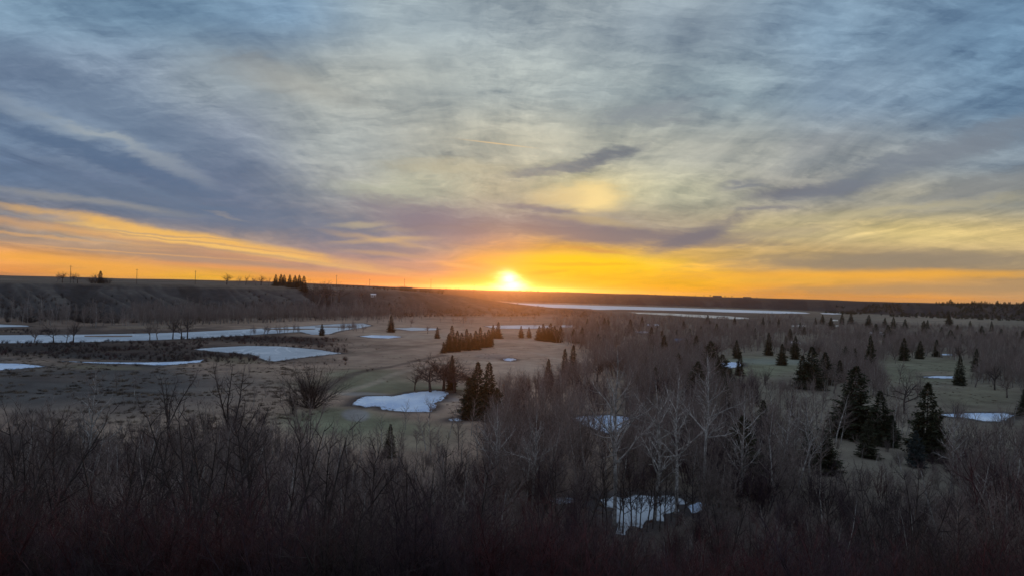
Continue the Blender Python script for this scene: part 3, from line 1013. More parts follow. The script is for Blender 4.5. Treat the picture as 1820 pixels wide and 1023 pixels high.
def poplar(seed, H, twigs=1.0, limbs=False, bark=None, twig=None, lean=0.03, t0=None):
    """-> (trunk mesh, [limb meshes], crown mesh)"""
    rng = random.Random(seed)
    S = poplar_spec(H, twigs)
    if t0: S[1]['t0'] = t0
    d0 = Vector((rng.gauss(0, lean), rng.gauss(0, lean), 1)).normalized()
    r = H * 0.0125
    if not limbs:
        T = [Tubes() for _ in S]
        grow(T, Vector((0, 0, -0.3)), d0, H, r, 0, S, rng)
        return T[0].mesh("trunk", bark), [], join(T[1:]).mesh("crown", twig)
    T0 = Tubes()
    n = S[0]['seg']
    pts = path(Vector((0, 0, -0.3)), d0, H, n, S[0]['wob'], S[0]['up'], rng)
    T0.add(pts, [r * (1 - 0.85 * i / n) for i in range(n + 1)], 8)
    out = []
    crown = Tubes()
    c = S[1]
    roll = rng.random() * 6
    m = 26
    for i in range(m):
        t = c['t0'] + (0.985 - c['t0']) * ((i + rng.random() * 0.8) / m)
        q, dd = along(pts, t)
        roll += 2.4 + rng.gauss(0, 0.5)
        L = H * c['len'] * (1 - c['tap'] * t) * (0.65 + 0.7 * rng.random())
        cr = max(min(r * (1 - 0.85 * t) * 0.75, r * 0.46), 0.034)
        TL = [Tubes() for _ in S]
        grow(TL, q, side_dir(dd, math.radians(c['ang'] + rng.gauss(0, c['angv'])), roll, rng), L, cr, 1, S, rng)
        if i < m * 0.72 and L > H * 0.12:
            lm = join(TL[1:3]).mesh("limb", bark)
            out.append(lm)
        else:
            crown = join([crown] + TL[1:3])
        crown = join([crown, TL[3]])
    return T0.mesh("trunk", bark), out, crown.mesh("crown", twig)


def spreading(seed, H, twigs=1.0, bark=None, twig=None, lean=0.08):
    rng = random.Random(seed)
    S = spread_spec(H, twigs)
    T = [Tubes() for _ in S]
    grow(T, Vector((0, 0, -0.3)), Vector((rng.gauss(0, lean), rng.gauss(0, lean), 1)).normalized(), H * 0.55, H * 0.028, 0, S, rng)
    return T[0].mesh("trunk", bark), [], join(T[1:]).mesh("crown", twig)


def dense_round(seed, H):
    """a thick, many-twigged round crown on a short trunk"""
    rng = random.Random(seed)
    S = spread_spec(H, 1.9)
    S[1]['n'], S[2]['n'], S[3]['rmin'] = 15, 13, 0.011
    T = [Tubes() for _ in S]
    grow(T, Vector((0, 0, -0.3)), Vector((rng.gauss(0, .08), rng.gauss(0, .08), 1)).normalized(), H * 0.55, H * 0.028, 0, S, rng)
    return T[0].mesh("trunk", m_darkb), [], join(T[1:]).mesh("crown", m_twigd)


def forked(seed, H, bark, twig, stems=4, spread=24, twigs=1.0):
    """several strong stems rising from one low fork"""
    rng = random.Random(seed)
    S = poplar_spec(H, twigs)
    S[0].update(seg=9, wob=0.06, up=0.02, sides=6)
    S[1].update(n=15, len=0.30, t0=0.18)
    T = [Tubes() for _ in S]
    base = path(Vector((0, 0, -0.3)), Vector((0, 0, 1)), H * 0.16, 3, 0.05, 0, rng)
    T[0].add(base + [base[-1] + Vector((0, 0, 0.05))], [H * 0.022, H * 0.020, H * 0.019, H * 0.018, 0.01], 7)
    for i in range(stems):
        a = 2 * math.pi * (i + rng.random() * 0.5) / stems
        d = Vector((math.sin(math.radians(spread)) * math.cos(a), math.sin(math.radians(spread)) * math.sin(a), 1.0)).normalized()
        grow(T, base[-1 - (i % 2)], d, H * (0.78 + 0.15 * rng.random()), H * 0.011, 0, S, rng)
    return T[0].mesh("trunk", bark), [], join(T[1:]).mesh("crown", twig)


def shrub(seed, H, stems, spread, mat_stem, mat_twig):
    rng = random.Random(seed)
    T = [Tubes() for _ in SHRUB_SPEC]
    for i in range(stems):
        a = rng.random() * 6.283
        q = math.radians(abs(rng.gauss(0, spread)))
        d = Vector((math.sin(q) * math.cos(a), math.sin(q) * math.sin(a), math.cos(q)))
        p = Vector((rng.gauss(0, 0.22), rng.gauss(0, 0.22), -0.15))
        grow(T, p, d, H * (0.55 + 0.5 * rng.random()), 0.016 + 0.006 * H * rng.random(), 0, SHRUB_SPEC, rng)
    return T[0].mesh("stems", mat_stem), [], join(T[1:]).mesh("twigs", mat_twig)


def spruce(seed, H, width, needle, bark):
    """trunk, and a crown of drooping boughs set with ragged sprays"""
    rng = random.Random(seed)
    T = Tubes()
    pts = path(Vector((0, 0, -0.2)), Vector((0, 0, 1)), H, 8, 0.008, 0.0, rng)
    T.add(pts, [H * 0.014 * (1 - 0.93 * i / 8) for i in range(9)], 6)
    V, F = [], []

    def blade(p, d, w, L, nrm):
        s = d.cross(nrm).normalized() * w
        b = len(V)
        tip = p + d * L
        V.extend([tuple(p - s * 0.5), tuple(p + d * L * 0.45 - s), tuple(tip), tuple(p + d * L * 0.5 + s), tuple(p + s * 0.5)])
        F.append((b, b + 1, b + 2))
        F.append((b, b + 2, b + 3, b + 4))

    nb = int(H * 30)
    gap = [rng.random() for _ in range(7)]
    for i in range(nb):
        t = 0.05 + 0.95 * ((i + rng.random()) / nb) ** 1.12
        z = H * t
        prof = (1 - t) ** (0.78 + 0.1 * gap[0]) * min(1.0, 0.70 + t * 2.4) + 0.010
        c, _ = along(pts, min(t, 0.999))
        a = i * 2.39996 + rng.gauss(0, 0.5)
        lump = 1.0 + 0.16 * math.sin(a * 2 + t * 9 + gap[1] * 6) + 0.14 * math.sin(t * 31 + gap[2] * 6 + a)
        R = width * prof * lump * (0.55 + 0.6 * rng.random() ** 0.8)
        if rng.random() < 0.05: R *= 1.22
        droop = 0.34 - 0.62 * t + rng.gauss(0, 0.13)
        d = Vector((math.cos(a), math.sin(a), -droop)).normalized()
        side = Vector((-math.sin(a), math.cos(a), 0))
        m = max(2, int(R * 2.6))
        for q in range(m):
            s = (q + 0.5 + rng.random() * 0.5) / m
            s = s ** 0.75
            p = c + d * (R * s) + Vector((0, 0, 0.25 * R * s * s * (0.6 if t < 0.75 else 1.0) + rng.gauss(0, 0.05)))
            L = (0.34 + 0.30 * R * (1.05 - s)) * (0.7 + 0.7 * rng.random())
            for sg in (-1, 1):
                dd = (d * (0.5 + rng.random() * 0.5) + side * sg * (0.5 + rng.random() * 0.5) + Vector((0, 0, -0.22 + rng.gauss(0, 0.24)))).normalized()
                blade(p, dd, L * 0.17, L, Vector((rng.gauss(0, .7), rng.gauss(0, .7), 1)).normalized())
            dd = (d * 0.8 + Vector((rng.gauss(0, .3), rng.gauss(0, .3), -0.7))).normalized()
            blade(p, dd, L * 0.20, L * 0.8, side)
        blade(c + d * R * 0.8, (d + Vector((0, 0, 0.25))).normalized(), 0.07, R * 0.26 + 0.14, Vector((rng.gauss(0, .5), rng.gauss(0, .5), 1)).normalized())
    for q in range(5):
        a = q * 1.26
        blade(Vector((0, 0, H * 0.965)), Vector((math.cos(a) * 0.35, math.sin(a) * 0.35, 1)).normalized(), 0.05, H * 0.045, Vector((math.sin(a), -math.cos(a), 0)))
    return T.mesh("trunk", bark), [], mesh_np("crown", V, F, needle)


# ------------------------------------------------------------------ planting
def plant(name, shape, x, y, z, s, rot, label, cat, group=None, sx=1.0, single=False, lean=(0, 0)):
    """one tree: an empty at its foot that carries trunk, limbs and crown"""
    trunk, limbs, crown = shape
    r = bpy.data.objects.new(name, None)
    r.empty_display_size = 0.3
    COL.objects.link(r)
    r.location = (x, y, z)
    r.rotation_euler = (lean[0], lean[1], rot)
    r.scale = (s * sx, s * sx, s)
    tag(r, label, cat, group)
    for me_ in [trunk] + limbs + [crown]:
        o = bpy.data.objects.new(me_.name.split(".")[0], me_)
        COL.objects.link(o)
        o.parent = r
    return r


def H_of(shape):
    """height of a built shape"""
    c = shape[2]
    a = np.empty(len(c.vertices) * 3, dtype=np.float32)
    c.vertices.foreach_get("co", a)
    return float(a.reshape(-1, 3)[:, 2].max())


_hcache = {}


def stand(name, shape, px, py_base, py_top, label, cat, group=None, rot=None, sx=1.0, ymin=60.0, at=None, lean=(0, 0)):
    """plant a tree whose foot and height were read off the photo"""
    if at is None: x, y, z = at_px(px, py_base, ymin)
    else:
        y = at
        d = ray(px, py_base)
        x = d.x / d.y * y
        z = ground(x, y)
    top_z = CAM_H + ray(px, py_top).z / ray(px, py_top).y * y
    key = id(shape[2])
    if key not in _hcache: _hcache[key] = H_of(shape)
    s = max(top_z - z, 0.5) / _hcache[key]
    if rot is None: rot = (px * 37.7 + py_base * 11.3) % 6.28
    return plant(name, shape, x, y, z, s, rot, label, cat, group, sx, lean=lean)
ORD = "leftmost|second|third|fourth|fifth|sixth|seventh|eighth|ninth|tenth|eleventh|twelfth|thirteenth|fourteenth|fifteenth|sixteenth|seventeenth|eighteenth|nineteenth|twentieth|twenty-first|twenty-second|twenty-third|twenty-fourth|twenty-fifth|twenty-sixth|twenty-seventh|twenty-eighth|twenty-ninth|thirtieth".split("|")


def nth(i, text):
    return ("leftmost of " if i == 0 else ORD[i] + " from the left of ") + text


# ------------------------------------------------------------------ shapes of each kind
TALL = [poplar(11 + i, 22.0, 0.7, True, m_pale, m_twig, 0.03, (0.30, 0.24, 0.36, 0.20)[i]) for i in range(4)]
SLIM = [poplar(31 + i, 15.0, 0.75, False, (m_pale, m_grey)[i % 2], m_twig, 0.05) for i in range(5)]
ROUND = [spreading(51 + i, 9.0, 0.8, m_darkb if i % 2 else m_grey, m_twigd if i % 2 else m_twig) for i in range(4)]
DENSE = [dense_round(61 + i, 9.0) for i in range(2)]
FORK = [forked(71 + i, 13.0, m_darkb if i < 2 else m_grey, m_twigd if i < 2 else m_twig, 3 + i, 20 + 3 * i, 0.8) for i in range(3)]
SHRUBS_R = [shrub(81 + i, 4.5, 13, 17, m_red, m_red) for i in range(4)]
SHRUBS_V = [shrub(91 + i, 5.0, 12, 14, m_violet, m_violet) for i in range(4)]
SHRUBS_G = [shrub(101 + i, 4.5, 10, 20, m_grey, m_twig) for i in range(3)]
SHRUBS_D = [shrub(111 + i, 5.0, 14, 15, m_darkb, m_twigd) for i in range(3)]
FAN = shrub(121, 6.5, 60, 36, m_darkb, m_twigd)
m_straw, bs = material("dead_grass", 0.9)
E.put(bs.inputs['Base Color'], mix(obj_rand(), (0.28, 0.21, 0.145, 1), (0.16, 0.125, 0.095, 1)))
TUFT_SPEC = [dict(seg=3, wob=0.12, up=-0.12, sides=3, ref=1.0)]


def tuft(seed):
    rng = random.Random(seed)
    T = Tubes()
    for i in range(46):
        a, q = rng.random() * 6.283, abs(rng.gauss(0, 0.55))
        d = Vector((math.sin(q) * math.cos(a), math.sin(q) * math.sin(a), math.cos(q)))
        grow(T, Vector((rng.gauss(0, 0.28), rng.gauss(0, 0.28), -0.05)), d, 0.5 + 0.5 * rng.random(), 0.03, 0, TUFT_SPEC, rng)
    h = T.mesh("tuft", m_straw)
    return h, [], h


SHRUB_P = [shrub(125 + i, 5.0, 7, 30, m_pale, m_twig) for i in range(2)]
TUFTS = [tuft(161 + i) for i in range(3)]
SPR = [spruce(131 + i, 12.0, (3.2, 2.7, 3.6, 2.5, 3.1)[i], m_needle, m_darkb) for i in range(5)]
SPR_B = spruce(141, 10.0, 3.2, m_blue, m_darkb)
SPR_SMALL = [spruce(151 + i, 7.0, (1.9, 1.6, 2.1)[i], m_needle, m_darkb) for i in range(3)]

# ------------------------------------------------------------------ tall pale poplars in front
for i, (sh, px, pb, pt, rot, lab) in enumerate([
    (0, 1092, 932, 575, 0.6, "tallest pale poplar, its trunk beside the foreground ice"),
    (1, 1163, 926, 632, 2.2, "pale poplar with dark upper trunk, standing in the foreground ice"),
    (2, 1202, 912, 640, 4.0, "pale poplar leaning over the right end of the foreground ice"),
    (3, 1316, 892, 668, 1.1, "whitish poplar with raised limbs before a dark spruce"),
    (1, 1401, 850, 690, 5.1, "slender white poplar, left one of a pale pair"),
    (3, 1438, 856, 682, 3.3, "slender white poplar, right one of a pale pair"),
    (2, 1252, 880, 603, 0.2, "pale poplar whose limbs cross the dark spruce clump"),
    (0, 946, 905, 700, 2.9, "thin grey poplar left of the foreground ice"),
    (3, 160, 845, 640, 5.7, "greenish pale poplar before the brushy bank on the left"),
    (2, 1690, 885, 705, 1.9, "pale poplar right of the pointed lone spruce pair"),
    (1, 1745, 965, 800, 4.4, "pale sapling-like poplar at lower right above the thicket"),
    (0, 878, 890, 690, 3.7, "grey poplar in front of the twin-topped spruce"),
]):
    stand("bare_poplar", TALL[sh], px, pb, pt, lab, "tree", "tall pale poplars in the foreground", rot)

for (sh, px, pb, pt, lab) in [
    (0, 405, 800, 634, "dark bare tree with a wide V fork above the reddish brush"),
    (1, 300, 770, 652, "dark forked bare tree left of the wider V fork"),
    (2, 85, 860, 690, "dark many-stemmed bare tree at the photo's far left"),
    (2, 545, 820, 690, "bare forked tree below the dark willow fan"),
]:
    stand("forked_tree", FORK[sh], px, pb, pt, lab, "tree", None)

stand("reddish_bush", SHRUBS_R[0], 1818, 900, 728, "reddish-brown bush at the photo's right edge", "bush", None, 0.3, 1.0, at=72)
stand("reddish_bush", SHRUBS_R[2], 1790, 900, 765, "lower reddish bush beside the one at the right edge", "bush", None, 2.3, 1.0, at=76)
stand("willow_bush", FAN, 553, 724, 622, "dark willow bush fanning out over the grass slope", "bush", None, None, 1.25)
stand("willow_bush", SHRUBS_D[0], 520, 735, 668, "looser dark bush hugging the willow fan's left side", "bush")
stand("spreading_tree", ROUND[1], 737, 693, 655, "small dark open-crowned tree on the golf pond's far bank", "tree", None, 0.4, 1.15)
for k, (px, pb, pt) in enumerate([(765, 696, 632), (788, 694, 624), (808, 697, 632), (832, 700, 646)]):
    stand("spreading_tree", DENSE[k % 2], px, pb, pt, ("dense bare tree at the left of the round clump by the golf pond", "tallest bare tree of the round clump by the golf pond",
          "bare tree at the right of the round clump by the golf pond", "low dark bare tree between the round clump and twin-topped spruce")[k], "tree", "bare trees clumped behind the golf pond", None, 1.55)
stand("bare_tree", ROUND[2], 762, 742, 698, "small bare tree whose branches cross the golf pond ice", "tree", None)
stand("spreading_tree", ROUND[0], 1733, 687, 637, "round bare tree standing on grass right of the lone spruce", "tree", None)
stand("spreading_tree", ROUND[2], 1790, 706, 650, "bare tree with thin trunk near the photo's right edge", "tree", None)
stand("spreading_tree", ROUND[1], 1768, 692, 640, "dark bare tree behind two thin trunks on the right fairway", "tree", None)
stand("bare_bush", SHRUBS_V[1], 1700, 742, 705, "blue-grey bare bush in front of the right-hand ice pond", "bush", None, None, 1.5)
stand("spreading_tree", ROUND[3], 1608, 735, 650, "grey bare tree left of the pointed spruce, trunk on the fairway", "tree", None)

# ------------------------------------------------------------------ spruces
for (sh, px, pb, pt, lab, sx) in [
    (0, 1646, 812, 676, "dark pointed spruce, tallest of the front right spruces", 1.2),
    ("b", 1628, 828, 763, "bluish young spruce at the foot of the pointed spruce", 1.1),
    (2, 1521, 778, 648, "tall dark spruce behind the pale poplar pair", 1.4),
    (4, 1563, 788, 692, "broad dark spruce right of the tall one behind poplars", 1.35),
    (1, 1542, 812, 742, "low dark spruce in front of the two broad ones", 1.5),
    (4, 1504, 772, 696, "shaggy dark spruce pressed against the tall one's left side", 1.4),
    (0, 1584, 792, 735, "short dark spruce at the right end of the broad group", 1.4),
    (2, 1662, 818, 738, "low wide spruce at the pointed spruce's right foot", 1.3),
    (0, 832, 744, 668, "lower dark spruce on the twin-topped spruce's left flank", 1.2),
    (2, 884, 748, 690, "lower dark spruce on the twin-topped spruce's right flank", 1.2),
    (3, 1705, 684, 631, "lone dark spruce beside the ice strip on the right fairway", 1.25),
    (2, 1822, 738, 688, "dark spruce cut by the photo's right edge", 1.1),
    (0, 1442, 691, 614, "spruce in the thick clump above the pale poplars, tallest", 1.5),
    (1, 1426, 688, 630, "spruce at the left of the clump above the pale poplars", 1.6),
    (4, 1466, 682, 624, "spruce at the right of the clump above the pale poplars", 1.6),
    (0, 847, 742, 641, "left top of the twin-topped spruce right of the golf pond", 1.1),
    (4, 867, 745, 641, "right top of the twin-topped spruce right of the golf pond", 1.1),
    (3, 692, 812, 752, "small dark spruce alone below the golf pond", 1.2),
    (1, 974, 682, 636, "dark narrow spruce among bare trees, left of a close pair", 1.1),
    (1, 1003, 675, 618, "slim spruce, left one of a close pair on the fairway's edge", 1.0),
    (3, 1018, 662, 612, "slim spruce, right one of a close pair on the fairway's edge", 1.3),
    (2, 1262, 662, 604, "spruce rising left of the pale ice patch", 1.4),
    (4, 1238, 705, 640, "dark spruce crossed by pale poplar limbs", 1.6),
    (2, 1282, 690, 628, "dark spruce right of the limb-crossed one", 1.5),
    (2, 1316, 872, 735, "dark spruce directly behind the whitish poplar", 1.25),
    (1, 1288, 740, 672, "dim narrow spruce between the poplars in mid-valley", 1.0),
    (3, 1309, 636, 603, "compact dark spruce at the green fairway's far side, left one", 1.5),
    (3, 1366, 631, 590, "dark columnar spruce at the green fairway's far side", 1.3),
    (1, 1396, 622, 596, "spruce right of the columnar one by the fairway", 1.3),
    (0, 1606, 640, 599, "dark spruce at the left of the right fairway's far edge", 1.2),
    (2, 1634, 637, 604, "dark spruce in the middle of the right fairway's far edge", 1.1),
    (3, 1664, 633, 602, "columnar spruce beside the thin bright ice line", 1.4),
    (4, 1546, 668, 594, "tall spruce with rusty top amid grey trees", 0.75),
    (1, 1572, 612, 592, "small spruce by the pale-roofed house, right side", 1.3),
    (4, 1556, 600, 574, "dark tree-like spruce behind the pale-roofed house", 1.5),
    (4, 1578, 604, 576, "bushy dark spruce behind the pale-roofed house, right one", 1.7),
    (2, 1690, 606, 585, "wide dark spruce in the right-hand far wood, left one", 1.9),
    (0, 1735, 602, 588, "small dark spruce before the pale field at the right", 1.6),
    (1, 1752, 603, 591, "smaller dark spruce before the pale field, second one", 1.8),
    (2, 1802, 632, 612, "dark spruce above the ice at the right edge", 1.3),
    (0, 1735, 660, 618, "spruce behind the round bare tree at right", 1.0),
    (0, 572, 596, 574, "small spruce standing alone beside the river bend", 1.2),
    (3, 777, 601, 580, "little spruce alone on the far fairway", 1.5),
    (3, 695, 590, 559, "tall dark spruce at the bluff's foot above the ice sheet", 1.5),
    (0, 802, 692, 629, "spruce top poking out of the round bare clump", 0.8),
    (1, 885, 601, 571, "reddish-dark spruce at the right end of the spruce belt", 1.4),
    (1, 876, 600, 576, "reddish-dark spruce just left of the belt's end", 1.4),
    (3, 926, 600, 578, "short spruce on the far fairway edge, left of a pair", 1.5),
    (3, 940, 600, 580, "short spruce on the far fairway edge, right of a pair", 1.5),
    (1, 996, 607, 578, "spruce at the right end of the dense block mid-valley", 1.5),
    (2, 1020, 609, 583, "bushy spruce right of the pale gap in the spruces", 1.2),
    (0, 1034, 610, 580, "taller spruce right of the pale gap in the spruces", 1.2),
    (1, 1080, 590, 566, "spruce dimly seen behind the tallest poplar's top", 1.5),
    (1, 1120, 592, 566, "spruce left of the white ice by the far wood", 1.5),
    (3, 1157, 610, 580, "slim spruce right of the white ice by the far wood", 1.5),
    (2, 1062, 622, 592, "dark spruce behind the tallest poplar's upper limbs", 1.2),
    (2, 1220, 628, 600, "dark spruce beside the blue shed", 1.2),
]:
    shp = SPR_B if sh == "b" else SPR[sh]
    stand("spruce_tree", shp, px, pb, pt, lab, "tree", None, None, sx)

rng = random.Random(7)
for k, (px, pb, pt) in enumerate([(788, 627, 606), (797, 625, 592), (803, 622, 577), (812, 624, 586), (820, 621, 590), (829, 622, 583), (836, 619, 590), (845, 621, 586), (853, 617, 580), (861, 617, 589), (868, 616, 584), (874, 613, 592)]):
    stand("spruce_tree", SPR[(1, 0, 3)[k % 3]], px, pb, pt, nth(k, "the dense spruce belt across the far fairway"), "tree", "spruce belt on the far fairway", None, 1.35)
for k, (px, pb, pt) in enumerate([(958, 604, 578), (965, 605, 574), (971, 606, 580), (978, 606, 573), (985, 607, 578), (990, 608, 584)]):
    stand("spruce_tree", SPR[(0, 1, 2)[k % 3]], px, pb, pt, nth(k, "the tight spruce block right of the far fairway"), "tree", "spruce block right of the far fairway", None, 1.4)
for bi, (x0, x1, y0, y1, n, hp0, hp1, text) in enumerate([(1020, 1240, 578, 612, 13, 13, 22, "small dark far spruces behind the tall poplars"), (1240, 1520, 572, 606, 18, 12, 22, "small dark spruces beyond the green fairway"),
                                                   (1520, 1830, 576, 612, 20, 13, 24, "small dark spruces beyond the right fairway"), (1130, 1330, 625, 700, 9, 30, 46, "dark spruces in the grey wood behind pale poplar limbs"),
                                                   (1385, 1560, 615, 690, 8, 28, 44, "dark spruces scattered right of the green fairway"), (1280, 1500, 760, 850, 5, 55, 80, "low dark spruces half hidden among pale poplars")]):
    for k in range(n):
        px = x0 + (x1 - x0) * (k + rng.uniform(0.1, 0.9)) / n
        pb = rng.uniform(y0, y1)
        stand("spruce_tree", SPR[rng.randrange(5)], px, pb, pb - rng.uniform(hp0, hp1), nth(k, text), "tree", text, None, rng.uniform(1.0, 1.5))
# skyline rows on the prairie
for k, (px, pb, pt) in enumerate([(490, 506, 487.5), (500, 506, 487), (505, 506, 488), (515, 506, 488), (525, 506.5, 489), (532, 506.5, 488.5), (540, 507, 490)]):
    stand("spruce_tree", SPR[(0, 2, 4)[k % 3]], px, pb, pt, nth(k, "the short black spruce row on the left skyline"), "tree", "spruce row on the left skyline", None, 1.35, at=748 + (k % 3) * 8)
rs = random.Random(3)
for k in range(34):
    px = 1665 + k * 4.7 + rs.uniform(-1.5, 1.5)
    hpx = rs.choice([3, 4, 5, 6, 8]) if px > 1725 or 1678 < px < 1695 else 2.5
    hz = 489.5 + 0.0275 * px
    stand("spruce_tree", SPR_SMALL[k % 3], px, hz + 6, hz + 2.2 - hpx * 0.9, nth(k % 17, "the tiny black spruces on the right skyline, %s half" % ("left" if k < 17 else "right")), "tree", "spruces along the right skyline", None, 1.8, at=1640 + rs.uniform(-40, 60))

# ------------------------------------------------------------------ trees on the left skyline
for k, (px, pb, pt, sx, lab) in enumerate([
    (101, 495, 480, 1.2, "bare clump-like tree left of the first skyline pole"), (111, 495, 481, 1.3, "bare tree close left of the first skyline pole"),
    (132, 495, 482, 1.2, "bare tree close right of the first skyline pole"), (138, 495, 481, 1.2, "second bare tree right of the first skyline pole"),
    (170, 498, 481, 1.3, "bare tree beside the small dark skyline spruce"),
    (403, 503, 484, 1.5, "round bare tree standing alone on the left skyline"), (424, 503, 488, 0.9, "thin bare tree right of the round skyline tree"),
    (437, 503, 485, 0.8, "slender tall bare tree between skyline trees"), (455, 504, 488, 1.4, "bare tree left of the skyline spruce row, first"),
    (464, 504, 487, 1.4, "bare tree left of the skyline spruce row, second"), (478, 505, 490, 1.0, "bare tree touching the skyline spruce row"),
    (558, 508, 493, 1.2, "bare tree just right of the skyline spruce row"), (566, 508, 493, 1.2, "second bare tree right of the skyline spruce row"),
    (582, 509, 496, 1.2, "low bare tree on the skyline, farther right"), (590, 509, 495, 1.0, "narrow bare tree on the skyline, farther right"),
    (604, 509, 497, 1.2, "small bare tree on the skyline past the narrow one"), (640, 510, 499, 1.5, "wide low bare tree on the skyline by the white shed"),
]):
    stand("bare_tree", ROUND[k % 4], px, pb, pt, lab, "tree", "bare trees along the left skyline", None, sx, at=740 if px > 350 else 640)
stand("spruce_tree", SPR_SMALL[1], 178, 500, 481, "small dark spruce over the skyline hedge", "tree", None, None, 1.3, at=640)
for k, (px, sx) in enumerate([(163, 3.0), (170, 2.6), (178, 3.0), (186, 2.8), (193, 2.4)]):
    stand("hedge_bush", SHRUBS_D[k % 3], px, 500, 491, nth(k, "the dark hedge bushes on the left skyline"), "bush", "hedge bushes on the left skyline", None, sx * 1.2, at=640)
cnt = {}
for k in range(46):
    px = 560 + k * 6.2 + rs.uniform(-3, 3)
    if 650 < px < 662: continue
    hz = 489.5 + 0.0275 * px
    big = rs.random() < 0.25 and 700 < px < 780
    seg = "low skyline bushes left of the white shed" if px < 656 else "low skyline bushes between white shed and dark barn" if px < 724 else "low skyline bushes between dark barn and sun"
    cnt[seg] = cnt.get(seg, 0) + 1
    at_ = 900 if px < 690 else (1050 if px < 790 else 2600)
    stand("skyline_bush", SHRUBS_D[k % 3], px, hz + 6, np.interp(px, [560, 650, 760, 850], [505, 507.5, 512, 513.5]) - (4 if big else rs.uniform(0.8, 2.2)), nth(cnt[seg] - 1, seg), "bush", "bushes along the skyline", None, 2.6, at=at_)
for k in range(40):
    px = 925 + k * 9.5 + rs.uniform(-3.5, 3.5)
    seg = "tiny skyline trees between the sun and the lake's middle" if px < 1105 else "tiny skyline trees left of the long farm barn"
    hz = 489.5 + 0.0275 * px
    stand("skyline_tree", ROUND[k % 4], px, hz + 5, hz + 0.2 - rs.uniform(-0.6, 1.6) + (1.2 if px > 1000 else 0), nth(k if px < 1105 else k - 19, seg), "tree", "trees along the skyline right of the sun", None, 1.8, at=2500 + rs.uniform(-200, 200))

# ------------------------------------------------------------------ riverbank trees with their own outline
for k, (px, pb, pt, sh, sx, lab) in enumerate([
    (60, 610, 573, 0, 1.0, "bare tree at the river's near bank, leftmost of three"), (95, 609, 566, 3, 1.0, "bare tree at the river's near bank, middle of three"),
    (118, 608, 575, 2, 0.8, "thin bare tree on the river bank between two bigger ones"), (130, 609, 563, 1, 0.9, "bare tree at the river's near bank, rightmost of three"),
    (266, 604, 560, 0, 0.9, "leafless tree where the river passes the wood, left"), (280, 603, 564, 2, 0.9, "leafless tree where the river passes the wood, second"),
    (307, 602, 556, 1, 0.9, "leafless dark tree over the river, third"), (322, 602, 558, 3, 1.0, "leafless dark tree over the river, fourth"),
    (333, 601, 552, 1, 0.9, "tallest leafless tree over the river"),
    (645, 590, 571, 2, 1.1, "small bare tree at the river's narrows"), (760, 592, 572, 0, 1.1, "bare tree on the far fairway's river side"),
]):
    stand("bare_tree", ROUND[sh], px, pb, pt, lab, "tree", None, None, sx)

# ------------------------------------------------------------------ bare trees over the middle of the valley
MIDKINDS = SLIM + ROUND


def grove(n, x0, x1, y0, y1, h0, h1, label, group, seed, kinds, sx=1.0, keep=None):
    rng = random.Random(seed)
    for i in range(n):
        px = x0 + (x1 - x0) * (i + 0.15 + 0.7 * rng.random()) / n
        pb = rng.uniform(y0, y1)
        x, y, z = at_px(px, pb)
        h = rng.uniform(h0, h1)
        sh = kinds[rng.randrange(len(kinds))]
        key = id(sh[2])
        if key not in _hcache: _hcache[key] = H_of(sh)
        plant("bare_tree", sh, x, y, z, h / _hcache[key], rng.random() * 6.28, nth(i, label), "tree", group, sx * rng.uniform(0.85, 1.15), lean=(rng.gauss(0, 0.04), rng.gauss(0, 0.04)))


grove(26, 880, 1000, 668, 790, 6, 10, "grey trees between twin-topped spruce and tall poplar", "grey stand left of the tall poplar", 201, SLIM)
grove(16, 985, 1080, 690, 860, 8, 12, "bare trees left of the tallest poplar's trunk", "bare trees left of the tallest poplar", 202, SLIM)
grove(26, 1105, 1300, 700, 860, 8, 13, "thin trees behind the two ice-side poplars", "bare trees behind the ice-side poplars", 203, SLIM)
grove(24, 1290, 1500, 700, 830, 7, 12, "grey trees around the pale poplar pair", "bare trees around the pale pair", 204, SLIM + ROUND[:1])
grove(16, 1478, 1600, 640, 720, 7, 11, "grey trees beside the rusty-topped spruce", "grey trees by the rusty spruce", 205, SLIM + ROUND)
grove(14, 1560, 1640, 690, 800, 6, 10, "bare trees between the front right spruces", "bare trees among the right spruces", 206, SLIM)
grove(18, 1700, 1850, 770, 860, 7, 12, "bare trees below the right-hand ice pond", "bare trees at the lower right", 207, SLIM)
grove(20, 1040, 1290, 600, 680, 6, 10, "trees in the grey wood left of the green fairway", "grey wood left of the green fairway", 208, MIDKINDS)
grove(14, 1230, 1420, 590, 622, 6, 9, "bare trees along the green fairway's far edge", "trees at the green fairway's far edge", 209, MIDKINDS)
grove(18, 1440, 1620, 600, 645, 6, 10, "trees in the grey wood before the pale-roofed house", "grey wood before the pale-roofed house", 210, MIDKINDS)
grove(16, 1690, 1860, 606, 650, 6, 10, "trees in the dark wood above the right fairway", "dark wood above the right fairway", 211, ROUND)
grove(12, 690, 860, 760, 830, 6, 9, "thin bare trees right of the small lone spruce", "thin trees by the small lone spruce", 212, SLIM)
grove(10, 560, 690, 790, 840, 5, 7.5, "bare saplings at the lower edge of the golf grass", "saplings below the golf grass", 213, SLIM)
grove(10, 420, 560, 650, 720, 4, 6, "bare saplings left of the willow fan", "saplings left of the willow fan", 214, SLIM)
grove(10, 180, 420, 690, 780, 5, 8, "pale thin trees on the left grass terrace", "thin trees on the left terrace", 215, SLIM)
grove(5, 380, 520, 640, 650, 3, 5, "thin saplings against the wide frozen pond", "saplings before the wide frozen pond", 216, SLIM)
for (px, pb, pt) in [(653, 659, 652), (662, 657, 651)]:
    stand("low_shrub", SHRUBS_D[1], px, pb, pt, "dark low shrub lying on the bare slope above the golf pond" if px < 656 else "second low shrub on the bare slope above the golf pond", "shrub", None, None, 2.2)

